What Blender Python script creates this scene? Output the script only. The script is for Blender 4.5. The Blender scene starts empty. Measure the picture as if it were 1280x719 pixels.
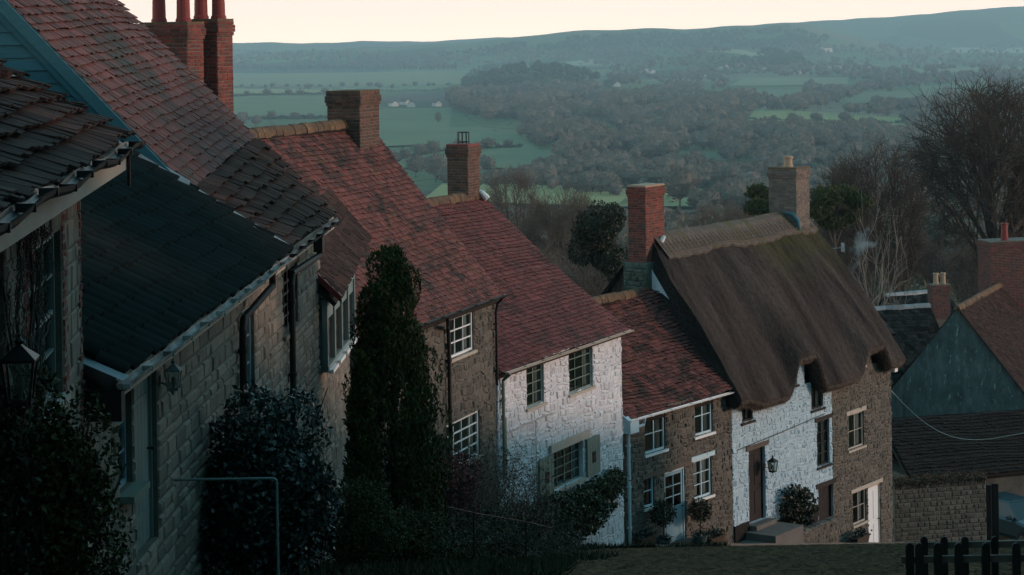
import bpy, math, random
import numpy as np
from math import radians, sin, cos, pi, tan, atan2, hypot, exp, sqrt
from mathutils import Vector, Matrix
random.seed(7); RNG = np.random.default_rng(7)
SC = bpy.context.scene
COL = SC.collection

# ------------------------------------------------------------------ camera
F = 2700.0; ROLL = radians(.9); HY = 46.0
cam_d = bpy.data.cameras.new('camera'); cam = bpy.data.objects.new('camera', cam_d); COL.objects.link(cam)
cam_d.sensor_width = 36; cam_d.lens = F/1280*36
cam_d.shift_y = -(359.5-HY)/1280
cam_d.clip_start = .1; cam_d.clip_end = 60000
cx_, ux_ = Vector((cos(ROLL), 0, -sin(ROLL))), Vector((sin(ROLL), 0, cos(ROLL)))
bk = Vector((0, -1, 0))
cam.matrix_world = Matrix(((cx_.x, ux_.x, bk.x, 0), (cx_.y, ux_.y, bk.y, 0), (cx_.z, ux_.z, bk.z, 0), (0, 0, 0, 1)))
SC.camera = cam
# ------------------------------------------------------------------ world, sun, exposure
SUN_EL, SUN_AZ = radians(11), radians(97)          # azimuth measured from +Y (view) clockwise to +X
w = bpy.data.worlds.new('World'); SC.world = w; w.use_nodes = True
nt = w.node_tree; nt.nodes.clear()
out = nt.nodes.new('ShaderNodeOutputWorld'); bg = nt.nodes.new('ShaderNodeBackground')
sky = nt.nodes.new('ShaderNodeTexSky'); sky.sky_type = 'NISHITA'; sky.sun_disc = False
sky.sun_elevation = radians(7); sky.sun_rotation = SUN_AZ; sky.ozone_density = 3.0; sky.dust_density = 1.5; sky.air_density = 1.2
geo = nt.nodes.new('ShaderNodeNewGeometry'); sep = nt.nodes.new('ShaderNodeSeparateXYZ')
tc = nt.nodes.new('ShaderNodeTexCoord'); nt.links.new(tc.outputs['Generated'], sep.inputs[0])
rmp = nt.nodes.new('ShaderNodeValToRGB'); nt.links.new(sep.outputs['Z'], rmp.inputs[0])
r_ = rmp.color_ramp
r_.elements[0].position = 0.0; r_.elements[0].color = (1.45, 1.02, .76, 1)
r_.elements[1].position = 1.0; r_.elements[1].color = (.055, .17, .22, 1)
e = r_.elements.new(.03); e.color = (1.16, .82, .67, 1)
e = r_.elements.new(.14); e.color = (.42, .50, .50, 1)
e = r_.elements.new(.35); e.color = (.09, .22, .28, 1)
SKYMIX = nt.nodes.new('ShaderNodeMix'); SKYMIX.data_type = 'RGBA'; SKYMIX.inputs[0].default_value = .85
nt.links.new(sky.outputs[0], SKYMIX.inputs[6])
mul = nt.nodes.new('ShaderNodeVectorMath'); mul.operation = 'SCALE'; mul.inputs['Scale'].default_value = 19.0
nt.links.new(rmp.outputs[0], mul.inputs[0]); nt.links.new(mul.outputs[0], SKYMIX.inputs[7])
nt.links.new(SKYMIX.outputs[2], bg.inputs[0]); bg.inputs[1].default_value = .10
nt.links.new(bg.outputs[0], out.inputs[0])
sd = bpy.data.lights.new('sun', 'SUN'); so = bpy.data.objects.new('sun', sd); COL.objects.link(so)
sd.energy = 1.5; sd.angle = radians(5); sd.color = (1, .66, .54)
tosun = Vector((sin(SUN_AZ)*cos(SUN_EL), cos(SUN_AZ)*cos(SUN_EL), sin(SUN_EL)))
so.rotation_euler = tosun.to_track_quat('Z', 'Y').to_euler()
SC.view_settings.view_transform = 'Standard'; SC.view_settings.look = 'None'
SC.view_settings.gamma = 1; SC.view_settings.use_curve_mapping = False
SC.view_settings.exposure = .5
SC.render.engine = 'CYCLES'
SC.cycles.use_denoising = True
SC.cycles.max_bounces = 6; SC.cycles.diffuse_bounces = 3; SC.cycles.glossy_bounces = 2
SC.cycles.transparent_max_bounces = 12; SC.cycles.volume_bounces = 0; SC.cycles.caustics_reflective = False; SC.cycles.caustics_refractive = False

# ------------------------------------------------------------------ the ray through a pixel of the 1280x719 photo, used to measure real positions
def ray(px, py):
    u = (px-640)/F; v = -(py-HY)/F
    return u*cos(ROLL)+v*sin(ROLL), -u*sin(ROLL)+v*cos(ROLL)
def P(px, py, Y):
    a, b = ray(px, py); return Vector((a*Y, Y, b*Y))
GP = [(-60, 3.0), (0, -1.9), (8, -3.05), (14, -4.25), (20, -5.2), (30, -7.5), (40, -9.9), (50, -12.0), (57.5, -13.75), (62.3, -14.9), (72, -17.25),
      (80, -19.1), (100, -21.8), (130, -24.5), (200, -31), (300, -39), (500, -53), (800, -73), (1200, -92), (1500, -100), (99999, -100)]
def gz(y):
    for (a, b), (c, d) in zip(GP, GP[1:]):
        if y <= c: return b+(d-b)*max(0, (y-a))/(c-a)
    return -100
# ------------------------------------------------------------------ materials
MATS = {}
def mat(name, c1, c2=None, scale=6, rough=.85, bump=.3, bscale=None, tint=.6, spot=None, spot2=None, spec=.25, metal=0, stretch=None, coord='Object', bdist=.01):
    m = bpy.data.materials.new(name); m.use_nodes = True; n = m.node_tree; N = n.nodes; L = n.links
    b = N['Principled BSDF']; b.inputs['Roughness'].default_value = rough; b.inputs['Metallic'].default_value = metal
    b.inputs['Specular IOR Level'].default_value = spec
    c2 = c2 or tuple(x*.6 for x in c1)
    t = N.new('ShaderNodeTexCoord'); co = t.outputs[coord]
    if stretch:
        mp = N.new('ShaderNodeMapping'); mp.inputs['Scale'].default_value = stretch; L.new(co, mp.inputs[0]); co = mp.outputs[0]
    no = N.new('ShaderNodeTexNoise'); no.inputs['Scale'].default_value = scale; no.inputs['Detail'].default_value = 6; no.inputs['Roughness'].default_value = .65
    L.new(co, no.inputs['Vector'])
    at = N.new('ShaderNodeAttribute'); at.attribute_name = 'tint'
    mx = N.new('ShaderNodeMix'); mx.inputs[0].default_value = tint
    st = N.new('ShaderNodeMapRange'); st.inputs[1].default_value = .3; st.inputs[2].default_value = .7; L.new(no.outputs['Fac'], st.inputs[0])
    L.new(st.outputs[0], mx.inputs[2]); L.new(at.outputs['Fac'], mx.inputs[3])
    c = N.new('ShaderNodeMix'); c.data_type = 'RGBA'; L.new(mx.outputs[0], c.inputs[0])
    c.inputs[6].default_value = (*c2, 1); c.inputs[7].default_value = (*c1, 1)
    last = c.outputs[2]
    for k, sp in enumerate((spot, spot2)):
        if not sp: continue
        col, sc, lo, hi = sp
        n2 = N.new('ShaderNodeTexNoise'); n2.inputs['Scale'].default_value = sc; n2.inputs['Detail'].default_value = 8; n2.inputs['Roughness'].default_value = .7
        o2 = N.new('ShaderNodeVectorMath'); o2.operation = 'ADD'; o2.inputs[1].default_value = (13.7*(k+1), 5.1, 2.3); L.new(co, o2.inputs[0]); L.new(o2.outputs[0], n2.inputs['Vector'])
        mr = N.new('ShaderNodeMapRange'); mr.inputs[1].default_value = lo; mr.inputs[2].default_value = hi; L.new(n2.outputs['Fac'], mr.inputs[0])
        cc = N.new('ShaderNodeMix'); cc.data_type = 'RGBA'; L.new(mr.outputs[0], cc.inputs[0]); L.new(last, cc.inputs[6]); cc.inputs[7].default_value = (*col, 1)
        last = cc.outputs[2]
    L.new(last, b.inputs['Base Color'])
    if bump:
        n3 = N.new('ShaderNodeTexNoise'); n3.inputs['Scale'].default_value = bscale or scale*5; n3.inputs['Detail'].default_value = 8; n3.inputs['Roughness'].default_value = .7
        L.new(co, n3.inputs['Vector'])
        bp = N.new('ShaderNodeBump'); bp.inputs['Strength'].default_value = bump; bp.inputs['Distance'].default_value = bdist
        L.new(n3.outputs['Fac'], bp.inputs['Height']); L.new(bp.outputs[0], b.inputs['Normal'])
    MATS[name] = m; return m
def leafmat(name, c1, c2, rough=.5, trans=.15, spec=.4):
    m = mat(name, c1, c2, scale=3, rough=rough, bump=0, tint=.8, spec=spec)
    return m
M = MATS
mat('clay_tile', (.30, .105, .085), (.065, .033, .030), scale=1.6, tint=.45, bump=.7, bscale=30, spot=((.035, .03, .026), 1.1, .5, .66), spot2=((.22, .13, .05), 5, .66, .74))
mat('red_clay_tile', (.19, .062, .056), (.06, .026, .025), scale=1.4, tint=.7, bump=.7, bscale=30, spot=((.04, .028, .025), .9, .54, .68), spot2=((.20, .16, .12), 7, .68, .76))
mat('mossy_tile', (.21, .072, .06), (.045, .026, .024), scale=1.5, tint=.7, bump=.8, bscale=25, spot=((.15, .095, .035), 1.6, .60, .70), spot2=((.035, .026, .022), 1.5, .50, .60))
mat('dark_tile', (.185, .072, .064), (.04, .028, .026), scale=1.2, tint=.7, bump=.7, bscale=25, spot=((.05, .048, .042), .7, .50, .64), spot2=((.22, .21, .19), 6, .69, .76))
mat('stone_slate', (.080, .048, .040), (.018, .014, .013), spec=.06, rough=.95, scale=3, tint=.6, bump=.9, bscale=22, spot=((.20, .19, .16), 4, .68, .78), spot2=((.09, .045, .035), 1.3, .56, .7))
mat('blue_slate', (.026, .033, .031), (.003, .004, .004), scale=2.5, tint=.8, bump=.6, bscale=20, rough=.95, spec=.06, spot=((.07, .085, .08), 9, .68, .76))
mat('ridge_lichen', (.17, .10, .055), (.06, .042, .03), scale=5, tint=.5, bump=.9, bscale=20, spot=((.22, .14, .05), 6, .58, .66))
mat('roof_core', (.03, .025, .022))
mat('mortar', (.15, .14, .115), (.08, .075, .062), scale=8, bump=.8, tint=0)
mat('sand_stone', (.29, .25, .20), (.10, .09, .075), scale=4, tint=.6, bump=.8, bscale=18, bdist=.02, spot=((.09, .085, .07), 1.2, .54, .7), spot2=((.17, .24, .21), 2, .62, .72))
mat('brown_stone', (.15, .135, .11), (.055, .052, .045), scale=4, tint=.6, bump=.8, bscale=18, bdist=.02, spot=((.06, .055, .045), 1.2, .54, .7))
mat('mossy_stone', (.10, .13, .11), (.04, .06, .05), scale=4, tint=.6, bump=.8, bscale=18, bdist=.02, spot=((.05, .05, .03), 2, .5, .66))
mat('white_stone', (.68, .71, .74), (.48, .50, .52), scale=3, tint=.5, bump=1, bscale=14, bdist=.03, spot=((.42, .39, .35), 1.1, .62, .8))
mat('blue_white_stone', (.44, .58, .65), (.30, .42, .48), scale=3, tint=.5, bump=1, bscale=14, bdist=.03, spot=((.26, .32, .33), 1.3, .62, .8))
mat('red_brick', (.23, .052, .038), (.07, .025, .022), scale=5, tint=.8, bump=.6, bscale=30, spot=((.05, .045, .04), 1.8, .55, .68), spot2=((.30, .27, .2), 6, .68, .76))
mat('dark_red_brick', (.15, .04, .035), (.045, .022, .02), scale=5, tint=.8, bump=.6, bscale=30, spot=((.04, .04, .04), 1.8, .5, .68))
mat('dark_brick', (.15, .068, .05), (.05, .034, .028), scale=5, tint=.8, bump=.6, bscale=30, spot=((.05, .05, .04), 1.8, .5, .68), spot2=((.28, .2, .09), 5, .66, .74))
mat('grey_brick', (.20, .15, .125), (.09, .08, .075), scale=5, tint=.8, bump=.6, bscale=30, spot=((.06, .07, .06), 1.8, .5, .68))
mat('terracotta', (.24, .038, .034), (.13, .025, .022), scale=6, rough=.6, bump=.2, spot=((.1, .05, .04), 4, .56, .7))
mat('buff_pot', (.42, .30, .2), (.25, .17, .12), scale=6, rough=.7, bump=.2)
mat('blue_board', (.05, .15, .175), (.03, .095, .115), scale=3, rough=.6, bump=.5, bscale=14, stretch=(1, 1, 8), spot=((.04, .10, .11), 3, .6, .75))
mat('lead', (.22, .27, .29), (.12, .15, .16), scale=4, rough=.5, bump=.2)
mat('cream_paint', (.45, .41, .35), (.30, .27, .22), scale=3, rough=.6, bump=.2, spot=((.14, .12, .09), 5, .62, .75))
mat('sage_paint', (.16, .22, .18), (.11, .15, .125), scale=3, rough=.6, bump=.2, spot=((.07, .09, .07), 5, .62, .75))
mat('white_paint', (.75, .78, .78), (.62, .66, .66), scale=4, rough=.5, bump=.1)
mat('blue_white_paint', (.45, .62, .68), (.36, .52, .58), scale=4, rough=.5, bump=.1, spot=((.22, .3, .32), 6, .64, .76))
mat('sky_paint', (.19, .34, .40), (.15, .28, .33), scale=4, rough=.5, bump=.1)
mat('grey_green_paint', (.17, .235, .225), (.11, .16, .155), scale=4, rough=.55, bump=.15)
mat('black_iron', (.012, .012, .013), (.02, .018, .016), scale=9, rough=.45, bump=.2)
mat('worn_gutter', (.42, .43, .40), (.05, .05, .05), scale=2.5, rough=.6, bump=.2, tint=0)
mat('dark_wood', (.022, .017, .015), (.010, .008, .008), scale=3, rough=.7, bump=.5, stretch=(6, 6, 1))
mat('grey_wood', (.13, .11, .09), (.06, .05, .04), scale=3, rough=.8, bump=.6, stretch=(6, 6, 1))
mat('curtain', (.55, .56, .54), (.4, .41, .4), scale=4, rough=.9, bump=.2)
mat('room_dark', (.02, .02, .022))
mat('lamp_glass', (.30, .34, .33), (.2, .24, .23), rough=.2, bump=0, spec=.5)
mat('hedge_leaf', (.06, .07, .02), (.014, .018, .008), scale=3, tint=.8, bump=0, rough=.6, spec=.2)
mat('dark_leaf', (.030, .040, .018), (.008, .012, .007), scale=3, tint=.8, bump=0, rough=.5, spec=.25)
mat('camellia_leaf', (.034, .052, .042), (.008, .015, .012), scale=3, tint=.8, bump=0, rough=.35, spec=.45)
mat('cypress_leaf', (.065, .080, .018), (.010, .017, .006), scale=1.2, tint=.8, bump=0, rough=.7, spec=.2)
mat('ivy_leaf', (.075, .085, .040), (.03, .035, .018), scale=3, tint=.8, bump=0, rough=.45)
mat('dry_leaf', (.13, .085, .05), (.05, .035, .022), scale=3, tint=.8, bump=0)
mat('red_leaf', (.20, .06, .05), (.08, .03, .03), scale=3, tint=.8, bump=0)
mat('pine_leaf', (.07, .085, .028), (.02, .028, .012), scale=1, tint=.8, bump=0)
mat('bark', (.075, .06, .048), (.035, .028, .023), scale=2, bump=.6, tint=.5)
mat('twig', (.17, .125, .095), (.08, .058, .045), scale=.4, bump=0, tint=.6)
mat('oak_twig', (.085, .062, .048), (.045, .034, .028), scale=.4, bump=0, tint=.6)
mat('pale_bark', (.30, .26, .22), (.15, .12, .1), scale=2, bump=.4, tint=.5)
mat('far_twig', (.225, .165, .115), (.055, .052, .042), scale=.02, bump=0, tint=.7)
mat('far_ever', (.07, .085, .045), (.03, .042, .026), scale=.02, bump=0, tint=.7)
mat('far_wall', (.62, .58, .52), (.42, .36, .3), scale=.1, bump=0, tint=.8)
mat('far_roof', (.16, .11, .09), (.08, .07, .07), scale=.1, bump=0, tint=.8)
mat('setts', (.17, .10, .055), (.035, .022, .015), scale=3.2, rough=1, spec=.03, bump=1, bscale=9, bdist=.05, tint=.55, spot=((.05, .045, .022), .8, .62, .72))
mat('paving', (.17, .16, .145), (.08, .075, .07), scale=3, bump=.6, bscale=12)
mat('grass_blade', (.042, .045, .018), (.016, .018, .009), scale=1, bump=0, tint=.8)
mat('plaster', (.10, .135, .13), (.03, .05, .052), scale=1.2, bump=.4, tint=0, stretch=(2, 2, .7), spot=((.035, .05, .05), .9, .52, .66), spot2=((.24, .34, .34), 4, .58, .7))
mat('dark_thatch', (.02, .017, .015), (.009, .008, .007), scale=3, bump=1, bscale=18, bdist=.05, tint=.4)
mat('car_glass', (.015, .03, .035), (.012, .025, .03), rough=.12, bump=0, spec=.5)
mat('car_paint', (.012, .035, .042), (.010, .03, .036), scale=2, rough=.25, bump=0, spec=.6)
mat('rubber', (.02, .02, .02)); mat('chrome', (.5, .5, .5), (.4, .4, .4), rough=.2, metal=1, bump=0)
mat('basket_soil', (.06, .045, .03)); mat('pot_glaze', (.06, .10, .10), (.04, .06, .06), rough=.4)
mat('flashing_white', (.72, .74, .74), (.5, .52, .52), scale=8, bump=.6)
mat('plate_white', (.6, .6, .55), (.5, .5, .45))
mat('maroon', (.16, .03, .03), (.1, .02, .02))
# glass
g = bpy.data.materials.new('glass'); g.use_nodes = True; N = g.node_tree.nodes; L = g.node_tree.links; N.clear()
o_ = N.new('ShaderNodeOutputMaterial'); mxs = N.new('ShaderNodeMixShader'); tr = N.new('ShaderNodeBsdfTransparent'); gl = N.new('ShaderNodeBsdfGlossy')
fr = N.new('ShaderNodeFresnel'); fr.inputs[0].default_value = 1.5; gl.inputs['Roughness'].default_value = .05; tr.inputs[0].default_value = (.75, .85, .85, 1)
ad = N.new('ShaderNodeMath'); ad.operation = 'ADD'; ad.inputs[1].default_value = .10; L.new(fr.outputs[0], ad.inputs[0]); L.new(ad.outputs[0], mxs.inputs[0])
nz = N.new('ShaderNodeTexNoise'); nz.inputs['Scale'].default_value = 3; bp = N.new('ShaderNodeBump'); bp.inputs['Strength'].default_value = .3; bp.inputs['Distance'].default_value = .02
L.new(nz.outputs['Fac'], bp.inputs['Height']); L.new(bp.outputs[0], gl.inputs['Normal'])
L.new(tr.outputs[0], mxs.inputs[1]); L.new(gl.outputs[0], mxs.inputs[2]); L.new(mxs.outputs[0], o_.inputs[0]); M['glass'] = g
# thatch
def thatch_mat():
    m = bpy.data.materials.new('thatch'); m.use_nodes = True; n = m.node_tree; N = n.nodes; L = n.links; b = N['Principled BSDF']
    b.inputs['Roughness'].default_value = .95; b.inputs['Specular IOR Level'].default_value = .1
    uv = N.new('ShaderNodeUVMap'); uv.uv_map = 'UVMap'
    mp = N.new('ShaderNodeMapping'); mp.inputs['Scale'].default_value = (34, 5, 1); L.new(uv.outputs[0], mp.inputs[0])
    a = N.new('ShaderNodeTexNoise'); a.inputs['Scale'].default_value = 1; a.inputs['Detail'].default_value = 8; a.inputs['Roughness'].default_value = .75; L.new(mp.outputs[0], a.inputs['Vector'])
    mp2 = N.new('ShaderNodeMapping'); mp2.inputs['Scale'].default_value = (1.3, .22, 1); L.new(uv.outputs[0], mp2.inputs[0])
    c = N.new('ShaderNodeTexNoise'); c.inputs['Scale'].default_value = 1; c.inputs['Detail'].default_value = 4; L.new(mp2.outputs[0], c.inputs['Vector'])
    r = N.new('ShaderNodeValToRGB'); r.color_ramp.elements[0].position = .3; r.color_ramp.elements[0].color = (.015, .012, .010, 1)
    r.color_ramp.elements[1].position = .70; r.color_ramp.elements[1].color = (.10, .088, .082, 1); L.new(a.outputs['Fac'], r.inputs[0])
    r2 = N.new('ShaderNodeValToRGB'); r2.color_ramp.elements[0].position = .32; r2.color_ramp.elements[0].color = (.42, .38, .38, 1)
    r2.color_ramp.elements[1].position = .66; r2.color_ramp.elements[1].color = (1.25, 1.15, 1.1, 1); L.new(c.outputs['Fac'], r2.inputs[0])
    mm = N.new('ShaderNodeMix'); mm.data_type = 'RGBA'; mm.blend_type = 'MULTIPLY'; mm.inputs[0].default_value = 1; L.new(r.outputs[0], mm.inputs[6]); L.new(r2.outputs[0], mm.inputs[7])
    # moss on the far half near the ridge (it has grown there)
    at = N.new('ShaderNodeAttribute'); at.attribute_name = 'tint'
    ns = N.new('ShaderNodeTexNoise'); ns.inputs['Scale'].default_value = 2.2; ns.inputs['Detail'].default_value = 6; L.new(uv.outputs[0], ns.inputs['Vector'])
    mu = N.new('ShaderNodeMath'); mu.operation = 'MULTIPLY'; L.new(at.outputs['Fac'], mu.inputs[0]); L.new(ns.outputs['Fac'], mu.inputs[1])
    mr = N.new('ShaderNodeMapRange'); mr.inputs[1].default_value = .12; mr.inputs[2].default_value = .5; mr.inputs[4].default_value = .85; L.new(mu.outputs[0], mr.inputs[0])
    ms = N.new('ShaderNodeMix'); ms.data_type = 'RGBA'; L.new(mr.outputs[0], ms.inputs[0]); L.new(mm.outputs[2], ms.inputs[6]); ms.inputs[7].default_value = (.06, .058, .018, 1)
    L.new(ms.outputs[2], b.inputs['Base Color'])
    bp = N.new('ShaderNodeBump'); bp.inputs['Strength'].default_value = 1; bp.inputs['Distance'].default_value = .06; L.new(a.outputs['Fac'], bp.inputs['Height']); L.new(bp.outputs[0], b.inputs['Normal'])
    M['thatch'] = m
thatch_mat()

# ------------------------------------------------------------------ mesh builder
class MB:
    def __init__(s): s.v = []; s.f = []; s.t = []; s.m = []; s.uv = None
    def face(s, pts, t=.5, m=0):
        i = len(s.v); s.v += [tuple(p) for p in pts]; s.t += [t]*len(pts); s.f.append(tuple(range(i, i+len(pts)))); s.m.append(m)
    def raw(s, vs, fs, t=.5, m=0):
        i = len(s.v); s.v += [tuple(p) for p in vs]; s.t += [t]*len(vs)
        for f in fs: s.f.append(tuple(i+k for k in f)); s.m.append(m)
    def box(s, a, b, t=.5, m=0):
        x0, y0, z0 = a; x1, y1, z1 = b
        if x0 > x1: x0, x1 = x1, x0
        if y0 > y1: y0, y1 = y1, y0
        if z0 > z1: z0, z1 = z1, z0
        s.raw([(x0,y0,z0),(x1,y0,z0),(x1,y1,z0),(x0,y1,z0),(x0,y0,z1),(x1,y0,z1),(x1,y1,z1),(x0,y1,z1)],
              [(0,3,2,1),(4,5,6,7),(0,1,5,4),(1,2,6,5),(2,3,7,6),(3,0,4,7)], t, m)
    def tube(s, pts, rad, n=8, t=.5, m=0, cap=True):
        pts = [Vector(p) for p in pts]; k = len(pts); rad = rad if isinstance(rad, (list, tuple)) else [rad]*k
        base = len(s.v); up0 = None
        for i, p in enumerate(pts):
            d = (pts[min(i+1, k-1)]-pts[max(i-1, 0)]).normalized()
            if up0 is None: up0 = d.orthogonal().normalized()
            a = (up0-d*up0.dot(d)).normalized(); b = d.cross(a); up0 = a
            for j in range(n):
                q = p+(a*cos(2*pi*j/n)+b*sin(2*pi*j/n))*rad[i]; s.v.append(tuple(q)); s.t.append(t)
        for i in range(k-1):
            for j in range(n):
                s.f.append((base+i*n+j, base+i*n+(j+1) % n, base+(i+1)*n+(j+1) % n, base+(i+1)*n+j)); s.m.append(m)
        if cap:
            s.f.append(tuple(base+j for j in reversed(range(n)))); s.m.append(m)
            s.f.append(tuple(base+(k-1)*n+j for j in range(n))); s.m.append(m)
    def lathe(s, c, prof, n=16, t=.5, m=0):
        c = Vector(c); base = len(s.v)
        for r, z in prof:
            for j in range(n): s.v.append((c.x+r*cos(2*pi*j/n), c.y+r*sin(2*pi*j/n), c.z+z)); s.t.append(t)
        for i in range(len(prof)-1):
            for j in range(n):
                s.f.append((base+i*n+j, base+i*n+(j+1) % n, base+(i+1)*n+(j+1) % n, base+(i+1)*n+j)); s.m.append(m)
        s.f.append(tuple(base+j for j in reversed(range(n)))); s.m.append(m)
        s.f.append(tuple(base+(len(prof)-1)*n+j for j in range(n))); s.m.append(m)
    def build(s, name, mats, parent=None, smooth=False, loc=None):
        if isinstance(mats, str): mats = [mats]
        me = bpy.data.meshes.new(name); me.from_pydata(s.v, [], s.f)
        for mm in mats: me.materials.append(M[mm])
        if len(mats) > 1: me.polygons.foreach_set('material_index', s.m)
        if smooth: me.polygons.foreach_set('use_smooth', [True]*len(s.f))
        a = me.attributes.new('tint', 'FLOAT', 'POINT'); a.data.foreach_set('value', s.t)
        me.update()
        ob = bpy.data.objects.new(name, me); COL.objects.link(ob)
        if parent: ob.parent = parent
        if loc: ob.location = loc
        return ob
def npmesh(name, V, Fc, T, matname, parent=None, n=4):
    """V (k,3), Fc (q,n) ints, T (k,)"""
    me = bpy.data.meshes.new(name); V = np.asarray(V, np.float32); Fc = np.asarray(Fc, np.int32); nf, n = Fc.shape
    me.vertices.add(len(V)); me.vertices.foreach_set('co', V.ravel())
    me.loops.add(nf*n); me.loops.foreach_set('vertex_index', Fc.ravel())
    me.polygons.add(nf); me.polygons.foreach_set('loop_start', np.arange(0, nf*n, n, dtype=np.int32)); me.polygons.foreach_set('loop_total', np.full(nf, n, np.int32))
    me.materials.append(M[matname]); a = me.attributes.new('tint', 'FLOAT', 'POINT'); a.data.foreach_set('value', np.asarray(T, np.float32))
    me.update(calc_edges=True)
    ob = bpy.data.objects.new(name, me); COL.objects.link(ob)
    if parent: ob.parent = parent
    return ob
def tag(o, label=None, cat=None, group=None, kind=None):
    if label: o['label'] = label
    if cat: o['category'] = cat
    if group: o['group'] = group
    if kind: o['kind'] = kind
    return o
def empty(name, loc, rz=0, **k):
    o = bpy.data.objects.new(name, None); COL.objects.link(o); o.location = loc; o.rotation_euler = (0, 0, rz); o.empty_display_size = .3
    tag(o, **k); return o
def dup(o, loc=None, rz=None, sc=None, **k):
    r = o.copy(); COL.objects.link(r)
    if loc is not None: r.location = loc
    if rz is not None: r.rotation_euler = (0, 0, rz)
    if sc is not None: r.scale = sc if hasattr(sc, '__len__') else (sc, sc, sc)
    for ch in o.children:
        c = ch.copy(); COL.objects.link(c); c.parent = r
        for g2 in ch.children:
            d = g2.copy(); COL.objects.link(d); d.parent = c
    tag(r, **k); return r
def structure(o): o['kind'] = 'structure'; return o

# ------------------------------------------------------------------ generators: masonry, tiles
def blocks(mb, O, U, W, Nn, rects, course, wid, h=.014, gap=.012, jit=.3, mi=0, inside=None, rnd=random):
    """laid stones on the panel O+u*U+w*W; rects = list of (u0,u1,w0,w1,openings)"""
    for (u0, u1, w0, w1, ops) in rects:
        z = w0
        while z < w1-.02:
            ch = min(course*(1+rnd.uniform(-jit, jit)), w1-z)
            if w1-z-ch < course*.3: ch = w1-z
            u = u0-rnd.uniform(0, wid*.7)
            while u < u1:
                bw = wid*(1+rnd.uniform(-jit, jit)*1.3)
                a, b = max(u, u0), min(u+bw, u1); u += bw
                segs = [(a, b, z, z+ch)]
                for (oa, ob, oz0, oz1) in ops:
                    ns = []
                    for (p, q, r, s) in segs:
                        if q <= oa or p >= ob or s <= oz0 or r >= oz1: ns.append((p, q, r, s)); continue
                        if p < oa: ns.append((p, oa, r, s))
                        if q > ob: ns.append((ob, q, r, s))
                        if r < oz0: ns.append((max(p, oa), min(q, ob), r, oz0))
                        if s > oz1: ns.append((max(p, oa), min(q, ob), oz1, s))
                    segs = ns
                for (p, q, r, s) in segs:
                    if q-p < .03 or s-r < .03: continue
                    if inside and not (inside(p, s) and inside(q, s)): continue
                    t = rnd.random(); hh = h*rnd.uniform(.4, 1.6); j = min(gap*.9, (q-p)*.15, (s-r)*.15)
                    g2 = gap/2; c = [(p+g2, r+g2), (q-g2, r+g2), (q-g2, s-g2), (p+g2, s-g2)]
                    c = [(x+rnd.uniform(-j, j)*.5, y+rnd.uniform(-j, j)*.5) for x, y in c]
                    ins = min(h*1.3, (q-p)*.2, (s-r)*.2); cu, cw = (p+q)/2, (r+s)/2
                    top = [(x+(ins if x < cu else -ins)+rnd.uniform(-j, j)*.4, y+(ins if y < cw else -ins)+rnd.uniform(-j, j)*.4) for x, y in c]
                    hs = [hh*rnd.uniform(.7, 1.3) for _ in range(4)]
                    if jit > .35:
                        ww = .10*course*1.6
                        def wp(x, y): return (x+ww*1.3*sin(y*9+sin(x*3.1)*2), y+ww*1.5*sin(x*5.3+y*2)+ww*sin(x*13+y*5))
                        c = [wp(*q_) for q_ in c]; top = [wp(*q_) for q_ in top]
                    vs = [O+U*x+W*y-Nn*.002 for x, y in c]+[O+U*x+W*y+Nn*hs[i] for i, (x, y) in enumerate(top)]
                    mb.raw(vs, [(4,5,6,7),(0,1,5,4),(1,2,6,5),(2,3,7,6),(3,0,4,7)], t, mi)
            z += ch
def bilin(pr, u, v):
    """pr: two polylines (near profile, far profile) from eave to ridge, each list of Vectors with same count"""
    n = len(pr[0])-1; ls = [(pr[0][i+1]-pr[0][i]).length for i in range(n)]; tot = sum(ls); d = v*tot; k = 0
    while k < n-1 and d > ls[k]: d -= ls[k]; k += 1
    f = d/ls[k]
    a = pr[0][k].lerp(pr[0][k+1], f); b = pr[1][k].lerp(pr[1][k+1], f)
    return a.lerp(b, u)
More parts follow.
